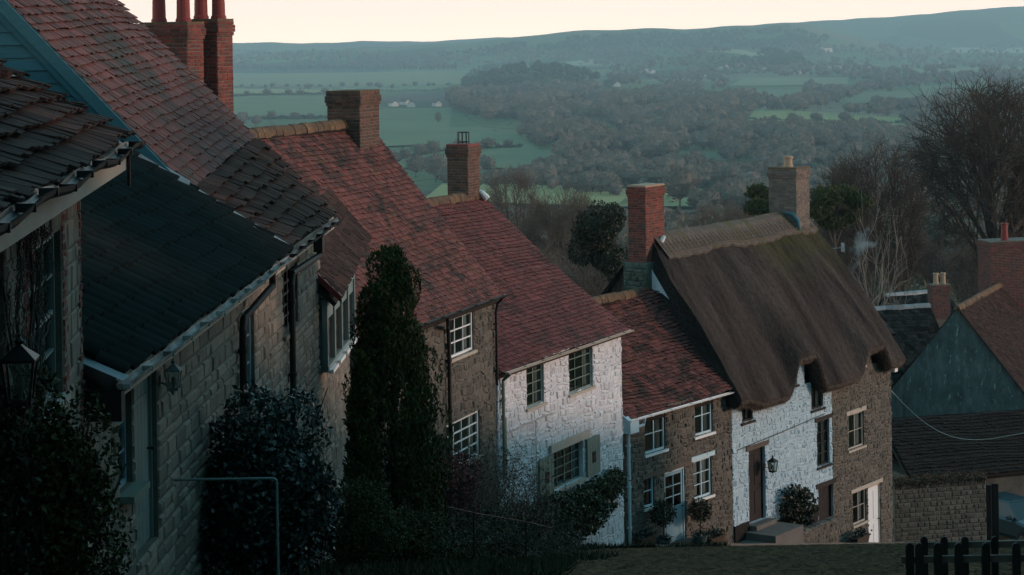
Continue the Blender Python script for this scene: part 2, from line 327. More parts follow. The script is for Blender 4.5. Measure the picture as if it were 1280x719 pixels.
def tiles(mb, pr, wid, gauge, thick=.018, sag=.03, lift=.03, seed=1, roll=0, vmax=1, umin=0, jit=1, mi=0, tfun=None):
    rnd = random.Random(seed)
    Lu = (pr[1][0]-pr[0][0]).length; Lv = sum((pr[0][i+1]-pr[0][i]).length for i in range(len(pr[0])-1))
    nu = max(2, int(Lu/wid)); nv = max(2, int(Lv/gauge))
    def S(u, v):
        p = bilin(pr, u, v)
        return p+Nm*(sag*(sin(u*5+seed)+sin(v*7+u*9+seed*2)*.6+sin(u*23+v*5)*.25-.8))
    e1 = (pr[1][0]-pr[0][0]); e2 = (pr[0][-1]-pr[0][0]); Nm = e1.cross(e2).normalized()
    if Nm.z < 0: Nm = -Nm
    for j in range(nv):
        if j/nv > vmax: break
        off = (j % 2)*.5
        wob = rnd.uniform(-.15, .15)/nv
        for i in range(-1, nu+1):
            u0 = (i+off)/nu; u1 = (i+off+1)/nu
            u0 = max(0, u0); u1 = min(1, u1)
            if u1-u0 < .2/nu: continue
            gp = (.16 if roll else .03)*(u1-u0)
            jj = jit*.12/nv
            va = j/nv+wob+rnd.uniform(-jj, jj); vb = min((j+1.25)/nv, 1.0)
            va = max(va, -.3/nv)
            la = lift*rnd.uniform(.8, 1.25)*jit+thick; lb = .004
            t = rnd.random() if not tfun else tfun((u0+u1)/2, (va+vb)/2, rnd)
            tilt = rnd.uniform(-.004, .004)*jit
            A = S(u0+gp, max(va, 0)); B = S(u1-gp, max(va, 0)); C = S(u1-gp, vb); D = S(u0+gp, vb)
            if va < 0:
                dn = (S(u0, 0)-S(u0, .02)).normalized()*(-va*Lv); A = A+dn; B = B+dn
            if roll:
                gp = 0
                Mx = (A+B)/2+Nm*roll; My = (C+D)/2+Nm*roll
                up = Nm*la
                vs = [A+up, Mx+up, B+up, C+Nm*lb, My+Nm*lb, D+Nm*lb, A+Nm*(la-thick), (A+B)/2+Nm*(la-thick), B+Nm*(la-thick)]
                mb.raw(vs, [(0,1,4,5),(1,2,3,4),(6,7,1,0),(7,8,2,1),(6,0,5),(8,3,2)], t, mi); mb.t[-9:] = [0, .6+.4*t, 0, 0, .6+.4*t, 0, 0, 0, 0]  # light crowns, dark grooves: rib shading put into the tint
            else:
                a1, b1 = A+Nm*(la+tilt), B+Nm*(la-tilt)
                vs = [a1, b1, C+Nm*lb, D+Nm*lb, a1-Nm*thick, b1-Nm*thick, C, D]
                mb.raw(vs, [(0,1,2,3),(4,5,1,0),(4,0,3,7),(5,6,2,1),(4,7,6,5)], t, mi)
    return Nm
def slab(mb, quad, th, mi=0, t=.5, sink=.14):
    q = [Vector(p) for p in quad]; n = (q[1]-q[0]).cross(q[3]-q[0]).normalized()
    if n.z < 0: n = -n
    q = [p-n*sink for p in q]
    lo = [p-n*th for p in q]; v = q+lo
    mb.raw(v, [(0,1,2,3),(7,6,5,4),(0,4,5,1),(1,5,6,2),(2,6,7,3),(3,7,4,0)], t, mi)

def core(mb, pr, off=.13, mi=0, nu=14, nv=10):
    e1 = (pr[1][0]-pr[0][0]); e2 = (pr[0][-1]-pr[0][0]); Nm = e1.cross(e2).normalized()
    if Nm.z < 0: Nm = -Nm
    for i in range(nu):
        for j in range(nv):
            mb.face([bilin(pr, a, b)-Nm*off for a, b in ((i/nu, j/nv), ((i+1)/nu, j/nv), ((i+1)/nu, (j+1)/nv), (i/nu, (j+1)/nv))], .5, mi)
class House:
    """local frame: x runs along the street front (away from the camera), y into the house, z up; front face at y=0"""
    def __init__(s, name, near, theta, length, base, label, cat):
        s.th = theta; s.L = length; s.base = base; s.org = Vector((near[0], near[1], base))
        s.d = Vector((sin(theta), cos(theta), 0)); s.n = Vector((-cos(theta), sin(theta), 0))
        s.root = empty(name, s.org, pi/2-theta, label=label, cat=cat)
    def loc(s, px, py, off=0.0):
        a, b = ray(px, py); dr = Vector((a, 1, b)); o = s.org+s.n*off
        t = o.dot(s.n)/dr.dot(s.n); p = dr*t-s.org
        return p.dot(s.d), p.z
    def locx(s, px, py, x):          # meets the plane local x = const -> (y, z)
        a, b = ray(px, py); dr = Vector((a, 1, b)); o = s.org+s.d*x
        t = o.dot(s.d)/dr.dot(s.d); p = dr*t-s.org
        return p.dot(s.n), p.z
    def rect(s, x0, x1, yt, yb):
        xc = (x0+x1)/2; ym = (yt+yb)/2
        return (s.loc(x0, ym)[0], s.loc(x1, ym)[0], s.loc(xc, yb)[1], s.loc(xc, yt)[1])
    def w(s, x, y, z): return s.org+s.d*x+s.n*y+Vector((0, 0, z))

V3 = Vector
def front_wall(H, u0, u1, z0, z1, ops, stone, course, wid, h=.014, gap=.012, jit=.3, name='wall', reveal=.16, thick=.4, seed=3, label=None, extra=None):
    mb = MB(); us = sorted({u0, u1, *[o[0] for o in ops], *[o[1] for o in ops]}); zs = sorted({z0, z1, *[o[2] for o in ops], *[o[3] for o in ops]})
    us = [u for u in us if u0 <= u <= u1]; zs = [z for z in zs if z0 <= z <= z1]
    for a, b in zip(us, us[1:]):
        for c, d in zip(zs, zs[1:]):
            mu, mz = (a+b)/2, (c+d)/2
            if any(o[0] < mu < o[1] and o[2] < mz < o[3] for o in ops): continue
            mb.face([(a,0,c),(b,0,c),(b,0,d),(a,0,d)], m=1); mb.face([(b,thick,c),(a,thick,c),(a,thick,d),(b,thick,d)], m=1)
    for (a, b, c, d) in ops:
        mb.face([(a,0,c),(a,0,d),(a,thick,d),(a,thick,c)], m=1); mb.face([(b,0,d),(b,0,c),(b,thick,c),(b,thick,d)], m=1)
        mb.face([(a,0,d),(b,0,d),(b,thick,d),(a,thick,d)], m=1); mb.face([(a,0,c),(a,thick,c),(b,thick,c),(b,0,c)], m=1)
    rnd = random.Random(seed)
    blocks(mb, V3((0,0,0)), V3((1,0,0)), V3((0,0,1)), V3((0,-1,0)), [(u0, u1, z0, z1, ops)], course, wid, h, gap, jit, 0, rnd=rnd)
    if extra: extra(mb, rnd)
    o = mb.build(name, [stone, 'mortar' if 'white' not in stone else stone], H.root)
    if label: o['label'] = label
    return o
def shell(H, u0, u1, depth, zt, ridge, stone, name='side_wall', near=True, far=True, yoff=.4, z0=0, course=.2, wid=.35, seed=5):
    """gable ends and back wall. ridge = (y, z) at near and at far"""
    mb = MB(); rnd = random.Random(seed)
    (ry0, rz0), (ry1, rz1) = ridge
    for flag, x, ry, rz, s in ((near, u0, ry0, rz0, -1), (far, u1, ry1, rz1, 1)):
        pts = [(x, 0, z0), (x, 0, zt), (x, ry, rz), (x, depth, zt), (x, depth, z0)]
        if s > 0: pts = pts[::-1]
        mb.face(pts, m=1)
        if flag:
            def ins(u, ww, ry=ry, rz=rz): return ww < zt or (ww < zt+(rz-zt)*(u/ry if u < ry else (depth-u)/(depth-ry)))
            blocks(mb, V3((x, 0, 0)), V3((0,1,0)), V3((0,0,1)), V3((s,0,0)), [(0, depth, z0, max(rz, zt), [])], course, wid, inside=ins, rnd=rnd)
    mb.face([(u1, depth, z0), (u0, depth, z0), (u0, depth, zt), (u1, depth, zt)], m=1)
    return mb.build(name, [stone, 'mortar' if 'white' not in stone else stone], H.root)
def window(H, r, cols, rows, fm, depth=.09, fw=.05, bar=.018, sill='white_paint', curtain=.16, mid=True, lintel=None, sashes=None, label=None, sillout=.06):
    a, b, c, d = r; mb = MB(); y0 = depth; y1 = depth+.05
    mb.box((a,y0,c),(a+fw,y1,d)); mb.box((b-fw,y0,c),(b,y1,d)); mb.box((a+fw,y0,d-fw),(b-fw,y1,d)); mb.box((a+fw,y0,c),(b-fw,y1,c+fw))
    ia, ib, ic, id_ = a+fw, b-fw, c+fw, d-fw
    for k in range(1, cols):
        x = ia+(ib-ia)*k/cols; ww = bar*1.9 if (mid and cols % 2 == 0 and k == cols//2) else bar/1
        mb.box((x-ww/2,y0+.006,ic),(x+ww/2,y1-.006,id_))
    for k in range(1, rows):
        z = ic+(id_-ic)*k/rows; ww = bar*(1.9 if sashes and k == rows//2 else 1)
        mb.box((ia,y0+.01,z-ww/2),(ib,y1-.01,z+ww/2))
    f = mb.build('window', fm, H.root)
    if label: f['label'] = label
    p = MB(); p.face([(ia,y0+.03,ic),(ib,y0+.03,ic),(ib,y0+.03,id_),(ia,y0+.03,id_)]); p.build('pane', 'glass', f)
    if curtain:
        cu = MB(); n = 14
        for sidek in (0, 1):
            x0 = ia if sidek == 0 else ib-(ib-ia)*curtain; x1 = ia+(ib-ia)*curtain if sidek == 0 else ib
            pts = [(x0+(x1-x0)*i/n, y0+.12+.02*sin(i*2.2)) for i in range(n+1)]
            for (p0, q0), (p1, q1) in zip(pts, pts[1:]): cu.face([(p0,q0,ic),(p1,q1,ic),(p1,q1,id_),(p0,q0,id_)])
        cu.build('curtain', 'curtain', f)
    rm = MB(); q = .55
    rm.face([(a-.2,q,c-.2),(b+.2,q,c-.2),(b+.2,q,d+.2),(a-.2,q,d+.2)]); rm.build('inner_dark', 'room_dark', f)
    if sill:
        s_ = MB(); s_.box((a-.07,-sillout,c-.07),(b+.07,depth+.01,c-.002)); s_.build('sill', sill, f)
    if lintel:
        s_ = MB(); s_.box((a-.14,-.035,d+.002),(b+.14,.10,d+.13)); s_.build('lintel', lintel, f)
    return f
def door(H, r, m, frame_m, depth=.12, glazed=False, panels=True, handle=True, label=None, step=True, lintel=None):
    a, b, c, d = r; fw = .05
    mb = MB(); mb.box((a,depth-.03,c),(a+fw,depth+.05,d)); mb.box((b-fw,depth-.03,c),(b,depth+.05,d)); mb.box((a+fw,depth-.03,d-fw),(b-fw,depth+.05,d))
    f = mb.build('door', frame_m, H.root)
    if label: f['label'] = label
    ia, ib, id_ = a+fw, b-fw, d-fw; W = ib-ia; Hh = id_-c
    l = MB()
    if glazed:
        gz0, gz1 = c+Hh*.5, id_-.1
        l.box((ia,depth,c+.01),(ib,depth+.04,gz0)); l.box((ia,depth,gz0),(ia+.09,depth+.04,id_)); l.box((ib-.09,depth,gz0),(ib,depth+.04,id_)); l.box((ia+.09,depth,gz1),(ib-.09,depth+.04,id_))
        l.box((ia+W/2-.015,depth,gz0),(ia+W/2+.015,depth+.04,gz1))
        for k in (1, 2): z = gz0+(gz1-gz0)*k/3; l.box((ia+.09,depth+.004,z-.013),(ib-.09,depth+.036,z+.013))
        l.box((ia+.1,depth-.012,c+.15),(ib-.1,depth-.001,gz0-.12))
    elif panels == 'plank':
        n = 6
        for k in range(n): l.box((ia+W*k/n+.004,depth,c+.01),(ia+W*(k+1)/n-.004,depth+.04,id_), t=random.random())
        for z in (c+.3, c+Hh*.75): l.box((ia+.02,depth-.012,z),(ib-.06,depth-.001,z+.05))
    else:
        l.box((ia,depth,c+.01),(ib,depth+.04,id_))
        for (z0, z1) in ((c+.2, c+Hh*.42), (c+Hh*.5, id_-.15)):
            for (x0, x1) in ((ia+.08, ia+W*.46), (ia+W*.54, ib-.08)): l.box((x0,depth-.014,z0),(x1,depth-.001,z1))
    l.build('door_leaf', m, f)
    if glazed:
        p = MB(); p.face([(ia+.09,depth+.02,gz0),(ib-.09,depth+.02,gz0),(ib-.09,depth+.02,gz1),(ia+.09,depth+.02,gz1)]); p.build('pane', 'glass', f)
    if handle:
        h = MB(); x = ib-.08; z = c+Hh*.48; h.tube([(x,depth,z),(x,depth-.05,z)], .012); h.lathe((x,depth-.06,z-.02), [(.012,0),(.024,.01),(.024,.03),(.012,.04)], 10); h.build('handle', 'black_iron', f)
    rm = MB(); rm.face([(a-.1,.6,c),(b+.1,.6,c),(b+.1,.6,d+.1),(a-.1,.6,d+.1)]); rm.build('inner_dark', 'room_dark', f)
    if step: s_ = MB(); s_.box((a-.1,-.3,c-.14),(b+.1,depth-.04,c-.002)); s_.build('doorstep', 'paving', f)
    if lintel: s_ = MB(); s_.box((a-.16,-.04,d+.002),(b+.16,.10,d+.14)); s_.build('lintel', lintel, f)
    return f
def chimney(H, x0, x1, y0, y1, zb, zt, brick, pots=(), cap='brick', capmat=None, seed=1, course=.075, wid=.22, label=None, parent=None):
    mb = MB(); rnd = random.Random(seed)
    mb.box((x0,y0,zb),(x1,y1,zt-.05), m=1)
    def ring(a0, a1, b0, b1, c0, c1, out_=0):
        for (O, U, Nn, LL) in (((a0,b0,0),(1,0,0),(0,-1,0),a1-a0), ((a1,b0,0),(0,1,0),(1,0,0),b1-b0), ((a1,b1,0),(-1,0,0),(0,1,0),a1-a0), ((a0,b1,0),(0,-1,0),(-1,0,0),b1-b0)):
            blocks(mb, V3(O), V3(U), V3((0,0,1)), V3(Nn), [(0, LL, c0, c1, [])], course, wid, h=.008, gap=.01, jit=.06, rnd=rnd)
    ring(x0, x1, y0, y1, zb, zt-.32)
    z = zt-.32
    for k, (o_, hh) in enumerate(((.022, .075), (.045, .075), (.045, .075), (.022, .075))):
        mb.box((x0-o_,y0-o_,z),(x1+o_,y1+o_,z+hh-.003), m=1); ring(x0-o_, x1+o_, y0-o_, y1+o_, z, z+hh); z += hh
    mb.box((x0-.02,y0-.02,z),(x1+.02,y1+.02,z+.05), m=2 if capmat else 1, t=.3)
    c = mb.build('chimney', [brick, 'mortar']+([capmat] if capmat else []), parent or H.root)
    if label: c['label'] = label
    for (px_, py_, hh, rr, mm) in pots:
        pb = MB(); pb.lathe((px_,py_,z+.04), [(rr*1.15,0),(rr*1.15,.06),(rr,.09),(rr*.88,hh-.1),(rr*1.12,hh-.09),(rr*1.15,hh-.03),(rr*.9,hh),(rr*.7,hh),(rr*.7,hh-.1)], 16)
        pb.build('chimney_pot', mm, c, smooth=False)
    return c
def gutter(H, x0, x1, y, z, r=.055, m='black_iron', name='gutter', wav=0, parent=None):
    mb = MB(); n = max(2, int((x1-x0)/.5)); prof = [(cos(a)*r, sin(a)*r) for a in [pi+pi*k/6 for k in range(7)]]
    def at(x): return z+wav*sin(x*2.1)
    for i in range(n):
        xa, xb = x0+(x1-x0)*i/n, x0+(x1-x0)*(i+1)/n
        for (p, q), (p2, q2) in zip(prof, prof[1:]): mb.face([(xa,y+p,at(xa)+q),(xb,y+p,at(xb)+q),(xb,y+p2,at(xb)+q2),(xa,y+p2,at(xa)+q2)])
        for (p, q), (p2, q2) in zip(prof, prof[1:]): mb.face([(xa,y+p*.85,at(xa)+q*.85),(xa,y+p2*.85,at(xa)+q2*.85),(xb,y+p2*.85,at(xb)+q2*.85),(xb,y+p*.85,at(xb)+q*.85)])
        mb.box((xa-.012,y-r-.005,at(xa)-r*.7),(xa+.012,y+r*.6,at(xa)+.002)) if i % 2 == 0 else None
    return mb.build(name, m, parent or H.root)
def pipe(H, pts, r=.038, m='black_iron', parent=None, brackets=True):
    mb = MB(); mb.tube(pts, r, 10)
    p, q = Vector(pts[-2]), Vector(pts[-1])
    if brackets:
        k = 0.3
        while k < (q-p).length:
            c = p+(q-p).normalized()*k; mb.tube([c, c+Vector((0,0,.06))], r*1.35, 10); mb.box((c.x-.07, c.y, c.z+.015), (c.x+.07, c.y+.06, c.z+.045)); k += 1.1
    return mb.build('downpipe', m, parent or H.root)
def ridge_tiles(H, a, b, m, step=.3, r=.14, parent=None, seed=1):
    mb = MB(); a = Vector(a); b = Vector(b); n = max(2, int((b-a).length/step)); rnd = random.Random(seed)
    side = (b-a).cross(Vector((0,0,1))).normalized()
    for i in range(n):
        p = a.lerp(b, i/n); q = a.lerp(b, (i+.96)/n); rr = r*rnd.uniform(.92, 1.08); t = rnd.random(); dz = rnd.uniform(-.012, .012)-.055
        arc = [(cos(t_)*rr*1.2, sin(t_)*rr*1.6-rr*1.35+dz+.055) for t_ in [pi*k/6 for k in range(7)]]
        v = [p+side*x+Vector((0,0,z)) for x, z in arc]+[q+side*x*.97+Vector((0,0,z*.97)) for x, z in arc]
        mb.raw(v, [(k, k+1, k+8, k+7) for k in range(6)]+[tuple(range(7)), tuple(range(13, 6, -1))], t)
    return mb.build('ridge_tile_row', m, parent or H.root)

# ------------------------------------------------------------------ ground
def smooth(t): t = max(0, min(1, t)); return t*t*(3-2*t)
def hill(x, y):
    """height of the far downs above the plain"""
    p = 640+2700*x/max(y, 1)
    h = 0
    # first ridge, about 6.5-9 km
    prof = [(-400, 40), (0, 50), (300, 50), (480, 58), (560, 68), (600, 78), (640, 90), (690, 110), (740, 119), (800, 124), (870, 120), (910, 125), (960, 131), (1000, 127), (1030, 112), (1065, 80), (1120, 35), (1200, 5), (1400, 0), (3000, 0)]
    for (a, b), (c, d) in zip(prof, prof[1:]):
        if a <= p <= c: h = b+(d-b)*(p-a)/(c-a)
    h1 = h*smooth((y-6600)/900)*(1 if y < 8600 else smooth((9600-y)/1000)*.6+.4)
    prof2 = [(-400, 100), (100, 92), (300, 84), (380, 80), (450, 88), (520, 84), (600, 92), (660, 88), (740, 100), (850, 112), (940, 132), (980, 148), (1050, 158), (1120, 176), (1200, 192), (1280, 212), (1500, 260), (3000, 280)]
    g2 = 0
    for (a, b), (c, d) in zip(prof2, prof2[1:]):
        if a <= p <= c: g2 = b+(d-b)*(p-a)/(c-a)
    h2 = (g2+2.5*sin(p*.043)+2*sin(p*.11+2))*smooth((y-8800)/1800); h1 += 2.5*sin(p*.07+1)*smooth((y-6900)/600)*(h > 20)
    und = 6*sin(x/310+y/900)+5*sin(y/420+x/700)
    und *= smooth((y-1200)/1500)
    return max(h1, h2)+und
def wood_knoll(x, y):
    return 38*exp(-((x-25)/120)**2-((y-4300)/380)**2)+16*exp(-((x-190)/170)**2-((y-4300)/380)**2)+50*exp(-((x-640)/230)**2-((y-6000)/400)**2)
def ter(x, y):
    side = 0
    if 90 < y < 600: side = 5*smooth((x-24)/20)*smooth((y-90)/50)*(1-smooth((y-250)/300))
    return gz(y)+hill(x, y)+wood_knoll(x, y)+side
def build_ground():
    ys = [-60, -30, -10, 0, 4, 8, 11, 14, 17, 20]+list(range(23, 100, 3))+list(range(100, 200, 10))+list(range(200, 600, 40))+list(range(600, 2400, 90))+list(range(2400, 11500, 150))
    K = 180; V = []; T = []
    for y in ys:
        half = max(60, abs(y)*.62+60)
        for i in range(K+1):
            x = -half+2*half*i/K
            z = ter(x, y)
            if 0 < y < 200: z += .05*sin(x*1.7+y)+.03*sin(x*4.1-y*2.3)
            V.append((x, y, z)); T.append(.5)
    Fc = [(j*(K+1)+i, j*(K+1)+i+1, (j+1)*(K+1)+i+1, (j+1)*(K+1)+i) for j in range(len(ys)-1) for i in range(K)]
    m = bpy.data.materials.new('countryside'); m.use_nodes = True; n = m.node_tree; N = n.nodes; L = n.links; b = N['Principled BSDF']
    b.inputs['Roughness'].default_value = .95; b.inputs['Specular IOR Level'].default_value = .1
    t = N.new('ShaderNodeTexCoord'); mp = N.new('ShaderNodeMapping'); mp.inputs['Scale'].default_value = (1/260, 1/420, 0); mp.inputs['Rotation'].default_value = (0, 0, .3); L.new(t.outputs['Object'], mp.inputs[0])
    dn = N.new('ShaderNodeTexNoise'); dn.inputs['Scale'].default_value = 1.5; L.new(mp.outputs[0], dn.inputs['Vector'])
    av = N.new('ShaderNodeMix'); av.data_type = 'VECTOR'; av.inputs[0].default_value = .25; L.new(mp.outputs[0], av.inputs[4]); L.new(dn.outputs['Color'], av.inputs[5])
    vo = N.new('ShaderNodeTexVoronoi'); vo.inputs['Scale'].default_value = 1; L.new(av.outputs[1], vo.inputs['Vector'])
    sp = N.new('ShaderNodeSeparateColor'); L.new(vo.outputs['Color'], sp.inputs[0])
    r = N.new('ShaderNodeValToRGB'); r.color_ramp.interpolation = 'CONSTANT'; el = r.color_ramp.elements
    el[0].position = 0; el[0].color = (.085, .13, .05, 1); el[1].position = .25; el[1].color = (.13, .15, .06, 1)
    for p_, c_ in ((.4, (.06, .075, .035, 1)), (.55, (.12, .16, .055, 1)), (.7, (.19, .16, .095, 1)), (.82, (.10, .085, .055, 1)), (.92, (.15, .19, .07, 1))):
        e_ = el.new(p_); e_.color = c_
    L.new(sp.outputs[0], r.inputs[0])
    ve = N.new('ShaderNodeTexVoronoi'); ve.feature = 'DISTANCE_TO_EDGE'; L.new(av.outputs[1], ve.inputs['Vector'])
    mr = N.new('ShaderNodeMapRange'); mr.inputs[1].default_value = .006; mr.inputs[2].default_value = .022; L.new(ve.outputs['Distance'], mr.inputs[0])
    c1 = N.new('ShaderNodeMix'); c1.data_type = 'RGBA'; L.new(mr.outputs[0], c1.inputs[0]); c1.inputs[6].default_value = (.035, .035, .022, 1); L.new(r.outputs[0], c1.inputs[7])
    # near ground: rough brown-green bank
    sx = N.new('ShaderNodeSeparateXYZ'); L.new(t.outputs['Object'], sx.inputs[0])
    m2 = N.new('ShaderNodeMapRange'); m2.inputs[1].default_value = 500; m2.inputs[2].default_value = 900; L.new(sx.outputs['Y'], m2.inputs[0])
    nn = N.new('ShaderNodeTexNoise'); nn.inputs['Scale'].default_value = .5; nn.inputs['Detail'].default_value = 10; nn.inputs['Roughness'].default_value = .75; L.new(t.outputs['Object'], nn.inputs['Vector'])
    r2 = N.new('ShaderNodeValToRGB'); r2.color_ramp.elements[0].position = .35; r2.color_ramp.elements[0].color = (.03, .025, .015, 1); r2.color_ramp.elements[1].position = .65; r2.color_ramp.elements[1].color = (.075, .08, .03, 1); L.new(nn.outputs['Fac'], r2.inputs[0])
    c2 = N.new('ShaderNodeMix'); c2.data_type = 'RGBA'; L.new(m2.outputs[0], c2.inputs[0]); L.new(r2.outputs[0], c2.inputs[6]); L.new(c1.outputs[2], c2.inputs[7])
    L.new(c2.outputs[2], b.inputs['Base Color']); M['countryside'] = m
    o = npmesh('ground', V, Fc, T, 'countryside'); structure(o)
    me = o.data; me.polygons.foreach_set('use_smooth', [True]*len(me.polygons))
build_ground()

# ------------------------------------------------------------------ street
LINE = [(-3.9, 14.0), (-3.9, 19.3), (-3.2, 41.3), (-.5, 50.2), (2.8, 57.5), (6.15, 62.3), (13.3, 72.4), (16.5, 77), (24, 88)]
def line_x(y):
    if y <= LINE[0][1]: return LINE[0][0]
    for (a, b), (c, d) in zip(LINE, LINE[1:]):
        if y <= d: return a+(c-a)*(y-b)/(d-b)
    return LINE[-1][0]+(y-LINE[-1][1])*.7
def strip(name, y0, y1, o0, o1, dz, m, n=14, step=.5, kerb=0, rough=0):
    mb = MB(); ny = int((y1-y0)/step); nv = [[None]*(n+1) for _ in range(ny+1)]
    for j in range(ny+1):
        y = y0+(y1-y0)*j/ny
        for i in range(n+1):
            x = line_x(y)+o0+(o1-o0)*i/n
            nv[j][i] = (x, y, gz(y)+dz+.012*sin(x*3.1+y*1.3)+.008*sin(y*5+x*7)+random.uniform(-rough, rough))
    for j in range(ny):
        for i in range(n): mb.face([nv[j][i], nv[j][i+1], nv[j+1][i+1], nv[j+1][i]], random.random())
        if kerb:
            a, b = nv[j][n], nv[j+1][n]; mb.face([(a[0],a[1],a[2]-kerb), (b[0],b[1],b[2]-kerb), b, a]) if False else mb.face([a, (a[0],a[1],a[2]-kerb), (b[0],b[1],b[2]-kerb), b])
    return structure(mb.build(name, m))
def setts_mat():
    m = M['setts'].copy(); m.name = 'setts_laid'; n = m.node_tree; N = n.nodes; L = n.links
    b = N['Principled BSDF']; t = N.new('ShaderNodeTexCoord'); br = N.new('ShaderNodeTexVoronoi'); br.feature = 'DISTANCE_TO_EDGE'; br.inputs['Scale'].default_value = 6
    L.new(t.outputs['Object'], br.inputs['Vector']); mr = N.new('ShaderNodeMapRange'); mr.inputs[2].default_value = .12; L.new(br.outputs['Distance'], mr.inputs[0])
    bp = N.new('ShaderNodeBump'); bp.inputs['Strength'].default_value = 1; bp.inputs['Distance'].default_value = .04; L.new(mr.outputs[0], bp.inputs['Height']); L.new(bp.outputs[0], b.inputs['Normal'])
    M['setts_laid'] = m
setts_mat()
strip('cobbled_street', 8, 86, 1.4, 13, .08, 'setts_laid', n=90, step=.22, rough=.028)
strip('pavement', 56, 80, -.3, 1.4, .17, 'paving', n=4, kerb=.14)

# ------------------------------------------------------------------ house A (nearest, stone with brick quoins)
A = House('stone_cottage', (-3.85+10*.087, 9.0), radians(-5), 10.0, gz(15)-.6, 'nearest stone cottage with red brick quoins, stone slated roof and a bare vine', 'cottage')
cA = A.loc(100, 350)[0]                                        # far corner
opsA = [A.rect(36, 77, 300, 520), A.rect(-60, 7, 330, 640)]
opsA = [(o[0], o[1], o[2], o[3]) for o in opsA]
eA = A.loc(125, 176)[1]
def quoinsA(mb, rnd, which):
    z = .0; k = 0
    while z < eA-.1:
        w_ = (.32 if k % 2 else .20)
        for c in range(3):
            zz = z+c*.078
            if zz < eA-.1:
                for (u, w2) in (((opsA[0][1]+.02, w_), (opsA[0][0]-.02-w_, w_), (cA-.12-(.1 if k % 2 else 0), .11+(.1 if k % 2 else 0)))[which],):
                    blocks(mb, V3((0,-.012,0)), V3((1,0,0)), V3((0,0,1)), V3((0,-1,0)), [(u, min(u+w2, cA), zz, zz+.074, [])], .08, .21, h=.008, gap=.01, jit=.02, mi=2, rnd=rnd)
        z += .235; k += 1
def wallA():
    mb = MB(); zz = opsA
    return None
def front_wall3(H, *a, third='red_brick', **k):
    o = front_wall(H, *a, **k); o.data.materials.append(M[third]); return o
_fw = front_wall(A, 0, cA, -.5, eA, opsA, 'sand_stone', .19, .34, seed=11, name='wall')
for q_ in range(3):
    qb = MB(); quoinsA(qb, random.Random(4+q_), q_); qb.m = [0]*len(qb.m); qb.build('brick_quoins', 'red_brick', A.root)
# far gable
eyA = .35
RA = A.locx(0, 62, cA+.25)     # where the far verge leaves the frame
slA = (RA[1]-A.loc(146, 158, -.38)[1])/(RA[0]+.38)
bA = 3.6; zeA = eA+.08; rzA = zeA+slA*(bA+.38)
shell(A, 0, cA, 2*bA, eA, ((bA, rzA-.2), (bA, rzA-.2)), 'sand_stone', near=False)
prA = ([V3((-1, -.42, zeA)), V3((-1, bA, rzA))], [V3((cA+.3, -.42, zeA)), V3((cA+.3, bA, rzA))])
rb = MB(); nA = tiles(rb, prA, .21, .215, thick=.028, sag=.03, lift=.03, seed=3, jit=1.6)
slab(rb, [prA[0][0], prA[1][0], prA[1][1], prA[0][1]], .06, mi=1); slab(rb, [V3((-1,bA,rzA)), V3((cA+.3,bA,rzA)), V3((cA+.3,2*bA+.4,zeA)), V3((-1,2*bA+.4,zeA))], .08, mi=0)
rA = rb.build('roof', ['stone_slate', 'roof_core'], A.root)
gutter(A, -1, cA+.36, -.50, zeA-.02, .07, wav=.025, parent=rA)
fb = MB(); fb.box((-1, -.40, zeA-.27), (cA+.22, -.365, zeA-.05)); fb.box((-1, -.365, zeA-.27), (cA+.2, 0, zeA-.235)); fb.build('fascia_board', 'cream_paint', rA)
window(A, opsA[0], 3, 4, 'grey_green_paint', fw=.06, bar=.022, sill='cream_paint', depth=.05, sashes=1)
window(A, opsA[1], 3, 4, 'grey_green_paint', fw=.06, bar=.022, sill='cream_paint', depth=.05, sashes=1)
# the small downpipe at the corner
pipe(A, [(cA+.27, -.42, zeA-.08), (cA+.27, -.42, zeA-.42)], .018, parent=None, brackets=False)

# ------------------------------------------------------------------ house B (long cottage: slate roofed lean-to end and tall tiled part)
B = House('long_stone_cottage', (-3.9, 19.3), radians(1.8), 22.0, gz(24)-1.2, 'long stone cottage with slate roofed near end, blue boarded gable and black downpipes', 'cottage')
zE = B.loc(260, 396, -.36)[1]+.05; kx = B.loc(364, 305, -.34)[0]      # height of the eaves, where the tall roof begins
fx = B.loc(424, 270, -.36)[0]
bb = .0
ops = dict(door=B.rect(168, 197, 474, 720), side=B.rect(148, 165, 488, 612), w1=B.rect(302, 318, 384, 500), lead=B.rect(353, 372, 334, 412))
ops['door'] = (ops['door'][0], ops['door'][1], ops['door'][2]+0, zE-.16)
dz0 = ops['door'][3]-2.05; ops['door'] = (ops['door'][0], ops['door'][1], dz0, ops['door'][3])
opl = list(ops.values())
Bend = 22.0
front_wall(B, 0, kx, -2.5, zE-.02, [o for o in opl if o[0] < kx and o[1] < kx], 'sand_stone', .17, .42, h=.02, gap=.02, seed=21)
front_wall(B, kx, fx+.05, -2.5, zE+.1, [o for o in opl if o[0] > kx-.3], 'sand_stone', .17, .42, h=.02, gap=.02, seed=22)
window(B, ops['side'], 1, 3, 'sky_paint', sill='sage_paint', depth=.06, sillout=.16)
door(B, ops['door'], 'grey_green_paint', 'grey_green_paint', panels='plank', depth=.08, step=False)
window(B, ops['w1'], 2, 3, 'sky_paint', sill='sand_stone', depth=.05)
lw = window(B, ops['lead'], 4, 5, 'black_iron', sill='sand_stone', depth=.04, fw=.05, bar=.03, mid=False, label='dark leaded window high under the eaves')
